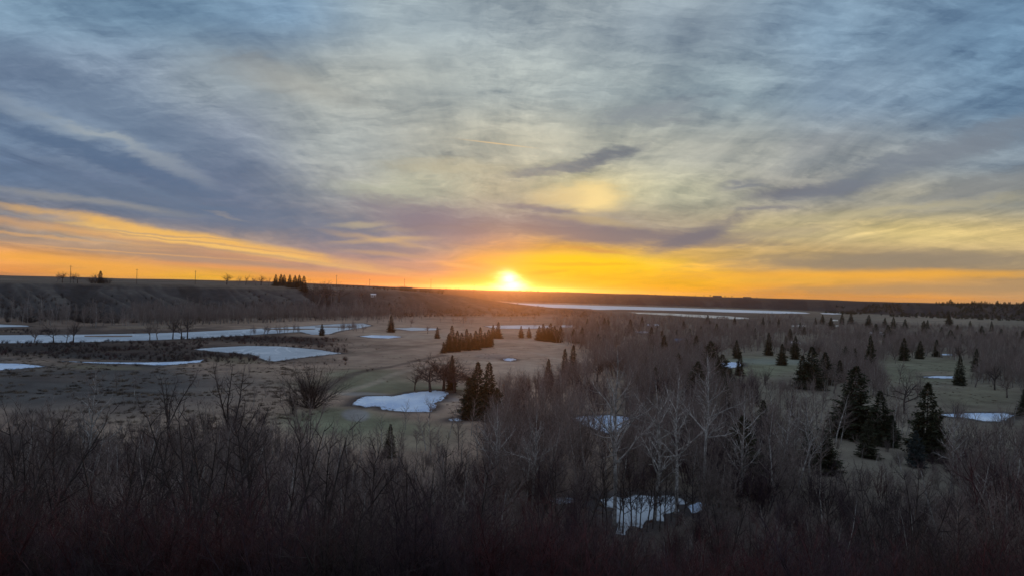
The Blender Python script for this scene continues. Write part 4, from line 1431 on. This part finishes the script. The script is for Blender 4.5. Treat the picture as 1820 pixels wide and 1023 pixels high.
# ------------------------------------------------------------------ the thicket on the near slope
ENV_X = [-200, 0, 60, 130, 220, 300, 380, 460, 520, 580, 650, 720, 800, 900, 980, 1060, 1140, 1240, 1330, 1430, 1530, 1620, 1700, 1780, 1830, 2000]
ENV_Y = [750, 745, 720, 760, 760, 725, 720, 725, 735, 765, 795, 795, 785, 810, 830, 875, 908, 900, 872, 862, 838, 850, 850, 840, 800, 800]
rng = random.Random(77)
MARKS = [(-60, "at the photo's left edge"), (85, "below the dark many-stemmed tree"), (175, "by the greenish pale poplar"), (300, "below the dark forked tree"), (405, "below the wide V fork"),
         (545, "below the willow fan"), (690, "below the small lone spruce"), (855, "below the twin-topped spruce"), (946, "by the thin grey poplar"), (1092, "below the tallest poplar"),
         (1200, "below the leaning poplar"), (1316, "below the whitish poplar"), (1420, "below the white poplar pair"), (1530, "below the tall dark spruce"), (1645, "below the pointed spruce"), (1790, "below the right-hand ice pond")]
KIND = [("reddish-brown", SHRUBS_R), ("grey-violet", SHRUBS_V), ("pale grey", SHRUBS_G), ("blackish", SHRUBS_D)]
cells = []
for D in np.geomspace(24, 108, 17):
    m = int(9 + D * 0.16)
    for i in range(m):
        cells.append((D * rng.uniform(0.93, 1.07), -120 + 2060 * (i + rng.random()) / m))
rng.shuffle(cells)
todo = {}
for D, px in cells:
    env = np.interp(px, ENV_X, ENV_Y) + rng.gauss(0, 20)
    x = (px - 910) / F_PX * D
    z = ground(x, D)
    hz = 489.5 + 0.0275 * px
    hmax = CAM_H - (env - hz) * D / F_PX - z
    if D < 48:
        hmax = CAM_H - (rng.uniform(0.25, 1.0) * (1023 - env) + env - hz) * D / F_PX - z
    h = min(hmax, rng.uniform(4.5, 8.0) + (3.0 if D > 55 else 0))
    if h < 1.0: continue
    w = 0.45 + 0.35 * math.sin(px / 130.0) + rng.gauss(0, 0.35)
    ki = 0 if w > 0.75 else 1 if w > 0.25 else 3 if rng.random() < 0.6 else 2
    mk = min(MARKS, key=lambda q: abs(q[0] - px))[1]
    todo.setdefault((ki, D < 50, mk), []).append((h, x, D, z))
n_shrub = 0
for (ki, fr, mk), lst in todo.items():
    lst.sort(reverse=True)
    for q, (h, x, D, z) in enumerate(lst):
        ks = KIND[ki][1]
        sh = ks[rng.randrange(len(ks))]
        key = id(sh[2])
        if key not in _hcache: _hcache[key] = H_of(sh)
        s = h / _hcache[key]
        size = "" if len(lst) == 1 else ("tallest " if q == 0 else ("lower " if len(lst) == 2 else ORD[q] + "-tallest ")) if q < len(ORD) else ""
        plant("bare_shrub", sh, x, D, z, s, rng.random() * 6.28, "%s%s shrub in the thicket's %s rows %s" % (size, KIND[ki][0], "front" if fr else "back", mk), "shrub", "thicket shrubs on the near slope",
              max(0.75, min(1.5, 1.1 / s ** 0.4)))
        n_shrub += 1
print("thicket shrubs", n_shrub)
SLIM_D = [poplar(171 + i, 9.0, 0.8, False, m_darkb, m_twigd, 0.06, 0.3) for i in range(3)]
for k, (px, pb, pt) in enumerate(sorted([(1072, 935, 800), (1080, 950, 790), (1106, 948, 812), (1122, 945, 800), (1137, 940, 830), (1150, 944, 812), (1182, 938, 820), (1193, 925, 842), (1214, 930, 830), (1232, 926, 812), (1100, 942, 835), (1130, 936, 845), (1160, 938, 836), (1172, 944, 826), (1204, 934, 850)])):
    stand("dark_sapling", SLIM_D[k % 3], px, pb, pt, nth(k, "thin dark saplings standing before the foreground ice"), "tree", "dark saplings before the foreground ice", None, 1.0)
rs2 = random.Random(12)
for k, px in enumerate([8, 40, 70, 118, 205, 240, 268, 322, 345, 372, 430, 462, 500, 560, 610, 655, 735, 790, 838, 905, 985, 1290, 1370, 1480, 1560, 1625, 1700, 1768, 1812]):
    D = rs2.uniform(40, 74)
    pt = np.interp(px, ENV_X, ENV_Y) + rs2.uniform(-38, 12)
    sh = (FORK[0], FORK[1], SLIM_D[0], SLIM_D[1])[k % 4]
    stand("tall_sapling", sh, px, 1000, pt, nth(k, "tall dark saplings rising out of the near thicket"), "tree", "tall dark saplings in the near thicket", None, rs2.uniform(0.6, 0.85), at=D, lean=(rs2.gauss(0, 0.07), rs2.gauss(0, 0.07)))
# pale dead branches that catch the sky light in front
for (px, pb, pt, sx, rot, D, lab) in [(-6, 1100, 890, 1.3, 0.3, 22, "pale leafless bush reaching in at the lower left corner"), (1625, 1010, 880, 0.9, 1.0, 62, "pale crooked dead bush low on the right side"),
                                      (1050, 1060, 920, 0.9, 2.0, 45, "pale dead bush in front of the foreground ice"), (560, 1000, 850, 0.9, 2.6, 60, "grey dead bush below the golf pond's side"),
                                      (1470, 1000, 842, 1.0, 4.6, 70, "pale arching dead bush right of the white poplar pair")]:
    stand("dead_bush", SHRUB_P[int(px) % 2], px, pb, pt, lab, "bush", None, rot, sx, at=D)


# ------------------------------------------------------------------ masses nobody could count
def merged(shape, name):
    """one mesh out of a shape's parts, for scattering"""
    bm = bmesh.new()
    mats = []
    for q in [shape[0]] + shape[1] + [shape[2]]:
        n0 = len(bm.faces)
        bm.from_mesh(q)
        bm.faces.ensure_lookup_table()
        mt = q.materials[0]
        if mt not in mats: mats.append(mt)
        for f in bm.faces[n0:]: f.material_index = mats.index(mt)
    m = bpy.data.meshes.new(name)
    bm.to_mesh(m)
    bm.free()
    for mt in mats: m.materials.append(mt)
    return m


_kinds = {}


def mass(name, label, cat, pts, shapes, zfun=None):
    """pts: (x, y, height, rot). scattered with geometry nodes as one object"""
    coll = bpy.data.collections.new(name + "_kinds")
    for i, s in enumerate(shapes):
        if id(s[2]) not in _kinds:
            _kinds[id(s[2])] = merged(s, "%s_kind" % name)
        o = bpy.data.objects.new("%s_%02d" % (name, i), _kinds[id(s[2])])
        coll.objects.link(o)
    hs = []
    for s in shapes:
        if id(s[2]) not in _hcache: _hcache[id(s[2])] = H_of(s)
        hs.append(_hcache[id(s[2])])
    rng = random.Random(len(pts))
    pick = [rng.randrange(len(shapes)) for _ in pts]
    xs, ys = np.array([p[0] for p in pts]), np.array([p[1] for p in pts])
    zs = height(xs, ys)
    me_ = bpy.data.meshes.new(name)
    me_.from_pydata([(a, b, c - 0.05) for a, b, c in zip(xs, ys, zs)], [], [])
    at = me_.attributes.new("size", 'FLOAT_VECTOR', 'POINT')
    at.data.foreach_set("vector", np.array([[p[2] / hs[k] * p[4]] * 2 + [p[2] / hs[k]] for p, k in zip(pts, pick)], dtype=np.float32).ravel())
    at = me_.attributes.new("turn", 'FLOAT_VECTOR', 'POINT')
    at.data.foreach_set("vector", np.array([[0, 0, p[3]] for p in pts], dtype=np.float32).ravel())
    at = me_.attributes.new("pick", 'INT', 'POINT')
    at.data.foreach_set("value", np.array(pick, dtype=np.int32))
    ng = bpy.data.node_groups.new(name, 'GeometryNodeTree')
    ng.interface.new_socket("Geometry", in_out='INPUT', socket_type='NodeSocketGeometry')
    ng.interface.new_socket("Geometry", in_out='OUTPUT', socket_type='NodeSocketGeometry')
    N, L = ng.nodes, ng.links
    gi, go = N.new('NodeGroupInput'), N.new('NodeGroupOutput')
    ci = N.new('GeometryNodeCollectionInfo')
    ci.inputs['Collection'].default_value = coll
    ci.inputs['Separate Children'].default_value = True
    ci.inputs['Reset Children'].default_value = True
    ip = N.new('GeometryNodeInstanceOnPoints')
    ip.inputs['Pick Instance'].default_value = True

    def attr(nm, ty):
        q = N.new('GeometryNodeInputNamedAttribute')
        q.data_type = ty
        q.inputs['Name'].default_value = nm
        return q.outputs['Attribute']
    er = N.new('FunctionNodeEulerToRotation')
    L.new(attr("turn", 'FLOAT_VECTOR'), er.inputs[0])
    L.new(gi.outputs[0], ip.inputs['Points'])
    L.new(ci.outputs[0], ip.inputs['Instance'])
    L.new(attr("pick", 'INT'), ip.inputs['Instance Index'])
    L.new(er.outputs[0], ip.inputs['Rotation'])
    L.new(attr("size", 'FLOAT_VECTOR'), ip.inputs['Scale'])
    L.new(ip.outputs[0], go.inputs[0])
    o = link(name, me_)
    md = o.modifiers.new("scatter", 'NODES')
    md.node_group = ng
    tag(o, label, cat, None, "stuff")
    return o


def in_poly(x, y, P):
    c = False
    n = len(P)
    for i in range(n):
        x1, y1 = P[i]
        x2, y2 = P[(i + 1) % n]
        if (y1 > y) != (y2 > y) and x < (x2 - x1) * (y - y1) / (y2 - y1) + x1:
            c = not c
    return c


def wet(x, y):
    return any(in_poly(x, y, P) for P in POOL_XY)


rng = random.Random(5)
pts = []
for i in range(1800):                                     # wood along the foot of the west bluff
    px = rng.uniform(-150, 760)
    if rng.random() > np.interp(px, [-150, 20, 60, 240, 260, 620, 680, 760], [0.15, 0.12, 0.15, 0.25, 1, 1, 0.45, 0.3]): continue
    y = np.interp(px, BL_PX, BL_BASE) - rng.uniform(-25, 45)
    x = (px - 910) / F_PX * y
    if wet(x, y): continue
    pts.append((x, y, rng.uniform(8, 14.5), rng.random() * 6.28, rng.uniform(0.8, 1.1)))
for i in range(190):
    px = rng.uniform(380, 640)
    y = np.interp(px, [380, 640], [415, 500]) + rng.uniform(-14, 14)
    x = (px - 910) / F_PX * y
    if not wet(x, y): pts.append((x, y, rng.uniform(4, 8), rng.random() * 6.28, 1.1))
for i in range(90):
    px = rng.uniform(640, 1080)
    y = rng.uniform(560, 760)
    x = (px - 910) / F_PX * y
    if not wet(x, y): pts.append((x, y, rng.uniform(5, 9), rng.random() * 6.28, 1.0))
mass("riverside_wood", "grey-brown bare wood along the foot of the left bluff", "wood", pts, SLIM + SLIM + ROUND[::2])

def clearing(px, py):
    """open fairways in the right half of the valley"""
    for (cx_, cy_, rx, ry) in [(1360, 654, 105, 28), (1650, 666, 95, 30), (1740, 708, 90, 24), (930, 650, 130, 44), (1130, 602, 30, 12), (1480, 706, 36, 16), (1085, 690, 40, 20)]:
        if ((px - cx_) / rx) ** 2 + ((py - cy_) / ry) ** 2 < 1: return True
    return False


pts = []
for i in range(9500):                                    # wood across the far right of the valley floor
    px = rng.uniform(985, 2100)
    y = math.exp(rng.uniform(math.log(225), math.log(1150)))
    x = (px - 910) / F_PX * y
    dens = fbm(np.array([x / 70.0]), np.array([y / 90.0]), 91, 3)[0]
    if y < 300: dens -= 0.06
    if dens < np.interp(px, [985, 1100, 1300, 1800], [0.48, 0.38, 0.29, 0.22]): continue
    if y < 460 and clearing(px, 489.5 + 0.0275 * px + 30 * F_PX / y): continue
    if y > 900 and px < 1350 or y > 860 and px > 1430: continue
    if wet(x, y): continue
    h = rng.uniform(6, 11) * (0.8 if y > 600 else 1)
    py = 489.5 + 0.0275 * px + 30 * F_PX / y
    for (a_, b_, lim) in [(1275, 1450, 672), (1575, 1700, 682), (1700, 1800, 716)]:
        if a_ < px < b_ and py > lim: h = min(h, (py - lim) * y / F_PX)
    if h < 1.5: continue
    pts.append((x, y, h, rng.random() * 6.28, rng.uniform(0.9, 1.3)))
mass("valley_wood", "grey bare wood covering the far right of the valley floor", "wood", pts, SLIM + SLIM + ROUND[::2])

pts = []
for i in range(2600):                                    # scrub in the bluff's gullies
    px = rng.uniform(-150, 1050)
    b = np.interp(px, BL_PX, BL_BASE)
    y = b + rng.uniform(-10, 110) * (rng.random() ** 1.6)
    x = (px - 910) / F_PX * y
    if fbm(np.array([px / 30.0]), np.array([y / 60.0]), 95, 3)[0] < 0.46: continue
    pts.append((x, y, rng.uniform(1.2, 3.6), rng.random() * 6.28, 1.9))
mass("hillside_scrub", "dark scrub in the gullies of the left bluff", "scrub", pts, SHRUBS_D)

pts = []
for i in range(2400):                                    # dark wood on the far bluff's right-hand slope
    px = rng.uniform(1380, 2150)
    y = np.interp(px, FB_PX, FB_BASE) + 330 * rng.random() * np.interp(px, [1380, 1600, 1800], [0.35, 0.8, 1.05])
    if fbm(np.array([px / 60.0]), np.array([y / 90.0]), 94, 3)[0] < np.interp(px, [1380, 1600, 1800], [0.54, 0.46, 0.36]): continue
    pts.append(((px - 910) / F_PX * y, y, rng.uniform(3, 7), rng.random() * 6.28, 1.6))
mass("ridge_wood", "dark wood on the far bluff at the right", "wood", pts, SPR_SMALL + DENSE)

pts = []
for i in range(900):                                     # rough low brush on the left terrace
    px = rng.uniform(-120, 640)
    y = rng.uniform(120, 345)
    x = (px - 910) / F_PX * y
    if px > np.interp(y, [120, 160, 220, 345], [640, 560, 520, 420]): continue
    if fbm(np.array([x / 16.0]), np.array([y / 16.0]), 97, 3)[0] < 0.5: continue
    if wet(x, y): continue
    pts.append((x, y, rng.uniform(0.5, 1.3), rng.random() * 6.28, 1.9))
mass("rough_brush", "low rough brush over the left grass terrace", "brush", pts, SHRUBS_G)

pts = []
for i in range(2800):                                    # dark willow scrub on the marshy flat by the river
    px = rng.uniform(-160, 620)
    y = rng.uniform(275, 415)
    x = (px - 910) / F_PX * y
    if wet(x, y) or fbm(np.array([x / 22.0]), np.array([y / 16.0]), 99, 3)[0] < 0.43: continue
    pts.append((x, y, rng.uniform(0.8, 2.2), rng.random() * 6.28, 2.0))
mass("marsh_scrub", "dark low scrub on the marshy flat between river and ponds", "scrub", pts, SHRUBS_D + SHRUBS_R[:1])

pts = []
for i in range(9000):                                    # clumps of dead grass
    px = rng.uniform(-150, 1900)
    y = math.exp(rng.uniform(math.log(100), math.log(400)))
    x = (px - 910) / F_PX * y
    f_ = fbm(np.array([x / 18.0]), np.array([y / 26.0]), 98, 3)[0]
    if f_ < np.interp(px, [0, 560, 640, 900], [0.36, 0.42, 0.56, 0.5]): continue
    if 560 < px < 800 and 150 < y < 215: continue
    if px < 560 and y > 290 and rng.random() < 0.8: continue
    if wet(x, y): continue
    pts.append((x, y, rng.uniform(0.25, 0.75) * (1.2 if px < 560 else 0.7), rng.random() * 6.28, rng.uniform(1.0, 2.2)))
for P_, (nm, kind_, lab, poly) in zip(POOL_XY, POOLS):
    if max(p[1] for p in P_) > 420 or nm == "river": continue
    for j in range(len(P_)):
        a_, b_ = P_[j], P_[(j + 1) % len(P_)]
        L_ = math.hypot(b_[0] - a_[0], b_[1] - a_[1])
        for q in range(int(L_ * 1.6)):
            t_ = rng.random()
            pts.append((a_[0] + (b_[0] - a_[0]) * t_ + rng.gauss(0, 0.5), a_[1] + (b_[1] - a_[1]) * t_ + rng.gauss(0, 0.7), rng.uniform(0.15, 0.5), rng.random() * 6.28, 1.4))
mass("dead_grass", "tufts of dead grass over the rough ground", "grass", pts, TUFTS)

pts = []
for i in range(2600):                                    # bare saplings that close the gaps behind the shrubs
    D = math.exp(rng.uniform(math.log(62), math.log(190)))
    px = rng.uniform(-200, 2020)
    x = (px - 910) / F_PX * D
    py = 489.5 + 0.0275 * px + 30 * F_PX / D
    if wet(x, D): continue
    if D < 112 and 1060 < px < 1225 and D > 88: continue
    hero = 900 < px < 1480 and D < 100
    if px < 860:
        env = np.interp(px, ENV_X, ENV_Y) + rng.gauss(0, 14)
        if 560 < px < 720 and py < 800: continue
    else:
        env = np.interp(px, [860, 950, 1080, 1250, 1400, 1500, 1650, 1760, 2000], [690, 680, 715, 700, 690, 705, 755, 765, 715]) + rng.gauss(0, 34)
        if D > 125 and clearing(px, py): continue
        if D > 125 and rng.random() < 0.35: continue
    h = CAM_H - (env - (489.5 + 0.0275 * px)) * D / F_PX - ground(x, D)
    h = min(h, rng.uniform(5, 13)) * rng.uniform(0.75, 1.0)
    if hero: h = min(h, rng.uniform(2.5, 5.5))
    if 1480 < px < 1690 and D < 150: h = min(h, rng.uniform(3.0, 5.5) if D < 120 else rng.uniform(2.0, 4.0))
    if h < 1.2: continue
    pts.append((x, D, h, rng.random() * 6.28, rng.uniform(0.9, 1.4) * (1.3 if h < 4 else 1)))
for i in range(620):                                     # the wooded strip running out from the poplars
    D = math.exp(rng.uniform(math.log(118), math.log(300)))
    px = rng.uniform(870, 1330) + (D - 118) * 0.25
    py = 489.5 + 0.0275 * px + 30 * F_PX / D
    x = (px - 910) / F_PX * D
    if wet(x, D) or clearing(px, py) or (1012 < px < 1128 and D < 165): continue
    h = min(rng.uniform(5.5, 9.5), (py - np.interp(px, [870, 1000, 1100, 1330], [655, 640, 605, 640])) * D / F_PX)
    if h > 2: pts.append((x, D, h, rng.random() * 6.28, rng.uniform(0.9, 1.3)))
mass("sapling_thicket", "dense mass of bare saplings between shrubs and open grass", "saplings", pts, SLIM + FORK[2:] + SHRUBS_G[:2] + SHRUBS_V[:2])

pts = []
for i in range(2300):                                    # tangle under and between the shrubs
    D = math.exp(rng.uniform(math.log(14), math.log(112)))
    px = rng.uniform(-220, 2040)
    x = (px - 910) / F_PX * D
    if wet(x, D): continue
    hz = 489.5 + 0.0275 * px
    env = np.interp(px, ENV_X, ENV_Y) + 18
    hm = CAM_H - (env - hz) * D / F_PX - ground(x, D)
    if D > 85 and 960 < px < 1260: continue
    h = min(hm, rng.uniform(1.4, 3.6))
    if h < 0.5: continue
    pts.append((x, D, h, rng.random() * 6.28, 1.25))
mass("undergrowth", "tangled dark bare undergrowth covering the near slope", "undergrowth", pts, SHRUBS_R + SHRUBS_V + SHRUBS_D)
# ------------------------------------------------------------------ poles, sheds and houses far off
m_wood, bs = material("weathered_pole_wood", 0.9)
E.put(bs.inputs['Base Color'], mix(noise(obj_co(), 3.0, 3.0), (0.05, 0.04, 0.034, 1), (0.11, 0.09, 0.075, 1)))
m_wall, bs = material("pale_shed_wall", 0.8)
E.put(bs.inputs['Base Color'], mix(noise(obj_co(), 1.5, 3.0), (0.42, 0.40, 0.38, 1), (0.56, 0.54, 0.52, 1)))
m_bluewall, bs = material("blue_shed_wall", 0.7)
E.put(bs.inputs['Base Color'], mix(noise(obj_co(), 1.5, 3.0), (0.10, 0.14, 0.22, 1), (0.15, 0.20, 0.30, 1)))
m_roof, bs = material("pale_metal_roof", 0.5)
E.put(bs.inputs['Base Color'], mix(noise(obj_co(), 1.2, 3.0), (0.62, 0.64, 0.68, 1), (0.80, 0.80, 0.82, 1)))
m_droof, bs = material("dark_shingle_roof", 0.8)
E.put(bs.inputs['Base Color'], mix(noise(obj_co(), 1.2, 3.0), (0.05, 0.045, 0.045, 1), (0.09, 0.08, 0.08, 1)))
m_dwall, bs = material("dark_barn_wall", 0.8)
E.put(bs.inputs['Base Color'], mix(noise(obj_co(), 1.2, 3.0), (0.08, 0.05, 0.045, 1), (0.13, 0.09, 0.08, 1)))
m_glass, bs = material("window_glass", 0.08)
bs.inputs['Base Color'].default_value = (0.03, 0.035, 0.04, 1)
m_ins, bs = material("insulator", 0.4)
bs.inputs['Base Color'].default_value = (0.25, 0.22, 0.2, 1)


def boxes(name, blist, mat, parent=None):
    bm = bmesh.new()
    for (cx, cy_, cz, sx, sy, sz) in blist:
        g = bmesh.ops.create_cube(bm, size=1.0)
        for v in g['verts']:
            v.co = Vector((cx + v.co.x * sx, cy_ + v.co.y * sy, cz + v.co.z * sz))
    m = bpy.data.meshes.new(name)
    bm.to_mesh(m)
    bm.free()
    m.materials.append(mat)
    return link(name, m, parent)


def pole(px, pt, D, lab):
    d = ray(px, 500)
    x = d.x / d.y * D
    z = ground(x, D)
    h = CAM_H + ray(px, pt).z / ray(px, pt).y * D - z
    r = tag(link("utility_pole", None), lab, "pole", "utility poles along the left skyline")
    r.location = (x, D, z)
    r.rotation_euler = (0, 0, 0.5)
    T = Tubes()
    T.add([Vector((0, 0, -0.5)), Vector((0, 0, h * 0.5)), Vector((0, 0, h - 0.02)), Vector((0, 0, h))], [0.24, 0.2, 0.16, 0.1], 8)
    link("pole_shaft", T.mesh("pole_shaft", m_wood), r)
    boxes("crossarm", [(0, 0.16, h - 0.75, 2.4, 0.12, 0.14)], m_wood, r)
    for k in (-1.05, -0.4, 0.4, 1.05):
        T = Tubes()
        T.add([Vector((k, 0.16, h - 0.68)), Vector((k, 0.16, h - 0.55)), Vector((k, 0.16, h - 0.5))], [0.05, 0.06, 0.02], 6)
        link("insulator", T.mesh("insulator", m_ins), r)


for px, pt, D, lab in [(125, 472, 640, "utility pole rising between bare trees, leftmost on the skyline"), (243, 478, 660, "utility pole alone on the skyline right of the hedge"),
                       (347, 481, 690, "utility pole left of the round skyline tree"), (598, 489, 850, "thin utility pole right of the skyline bare trees"),
                       (657, 496, 900, "utility pole above the white skyline shed"), (719, 495.5, 960, "utility pole in the dark skyline bushes"),
                       (766, 496, 1000, "faint utility pole nearest the sun's left side"), (843, 505, 1500, "shortest utility pole just left of the sun")]:
    pole(px, pt, D, lab)


def house(name, px, pb, w, d, h, rh, wall, roof, lab, cat, rot=0.15, at=None, door=True, nwin=2):
    if at is None: x, y, z = at_px(px, pb)
    else:
        y = at
        x = ray(px, pb).x / ray(px, pb).y * y
        z = ground(x, y)
    r = tag(link(name, None), lab, cat)
    r.location = (x, y, z)
    r.rotation_euler = (0, 0, rot)
    boxes("wall", [(0, 0, h / 2 - 0.2, w, d, h + 0.4)], wall, r)
    o = 0.4
    V = [(-w / 2 - o, -d / 2 - o, h + 0.01), (w / 2 + o, -d / 2 - o, h + 0.01), (w / 2 + o, d / 2 + o, h + 0.01), (-w / 2 - o, d / 2 + o, h + 0.01),
         (-w / 2 - o, 0, h + rh), (w / 2 + o, 0, h + rh)]
    link("roof", mesh_np("roof", V, [(0, 1, 5, 4), (2, 3, 4, 5), (0, 4, 3), (1, 2, 5), (3, 2, 1, 0)], roof), r)
    for k in range(nwin):
        wx = -w / 2 + w * (k + 0.8) / (nwin + 1.4)
        f = boxes("window", [(wx, -d / 2 - 0.03, h * 0.58, 1.1, 0.1, 1.0)], m_wall if wall is not m_wall else m_droof, r)
        boxes("pane", [(wx, -d / 2 - 0.09, h * 0.58, 0.9, 0.05, 0.8)], m_glass, f)
    if door:
        boxes("door", [(w / 2 - w * 0.17, -d / 2 - 0.04, 1.0, 0.95, 0.1, 2.0)], m_droof, r)
    return r


house("house", 1557, 598, 9, 6, 2.4, 1.8, m_dwall, m_roof, "pale-roofed low house under dark spruces in mid-valley", "house", 0.1)
house("shed", 1413, 614, 4.6, 3.4, 1.8, 1.0, m_dwall, m_roof, "small white-roofed shed above the thick spruce clump", "shed", -0.1, None, True, 1)
house("shed", 1207, 618, 5.6, 4.0, 4.0, 1.4, m_bluewall, m_bluewall, "small blue shed among bare trees behind the poplars", "shed", 0.2, None, True, 1)
house("shed", 664, 512, 5, 4, 2.4, 1.2, m_wall, m_roof, "little white shed on the left skyline under a pole", "shed", 0.1, 800, True, 1)
house("barn", 722, 513, 16, 9, 3.0, 2.2, m_dwall, m_droof, "low dark barn among bushes on the skyline", "barn", 0.2, 1060)
house("barn", 1275, 524, 24, 12, 3.4, 2.6, m_dwall, m_droof, "long dark farm barn on the skyline right of the sun", "barn", 0.05, 2300)
house("barn", 1328, 526, 22, 11, 2.6, 2.0, m_dwall, m_droof, "second, lower farm barn on the right skyline", "barn", 0.0, 2300)
for k, (px, D) in enumerate([(1252, 2300), (1262, 2320), (1288, 2310), (1300, 2310), (1345, 2300)]):
    stand("farm_tree", ROUND[k % 4], px, 527, (522.5, 522.5, 523.5, 523.5, 526)[k], ("tree left of the skyline farm barns", "second tree left of the long barn", "tree between the skyline barns", "small tree between the skyline barns", "tree right of the skyline barns")[k], "tree", None, None, 1.4, at=D)

# ------------------------------------------------------------------ morning air over the valley
m_haze = bpy.data.materials.new("valley_air")
m_haze.use_nodes = True
nt = m_haze.node_tree
nt.nodes.clear()
vo = nt.nodes.new('ShaderNodeVolumePrincipled')
vo.inputs['Color'].default_value = (0.92, 0.90, 0.92, 1)
vo.inputs['Density'].default_value = 0.000045
vo.inputs['Anisotropy'].default_value = 0.9
ou = nt.nodes.new('ShaderNodeOutputMaterial')
nt.links.new(vo.outputs[0], ou.inputs['Volume'])
haze = boxes("haze", [(0, 0, 10, 19000, 19000, 90)], m_haze)
tag(haze, "thin morning haze filling the valley air", "haze", None, "stuff")
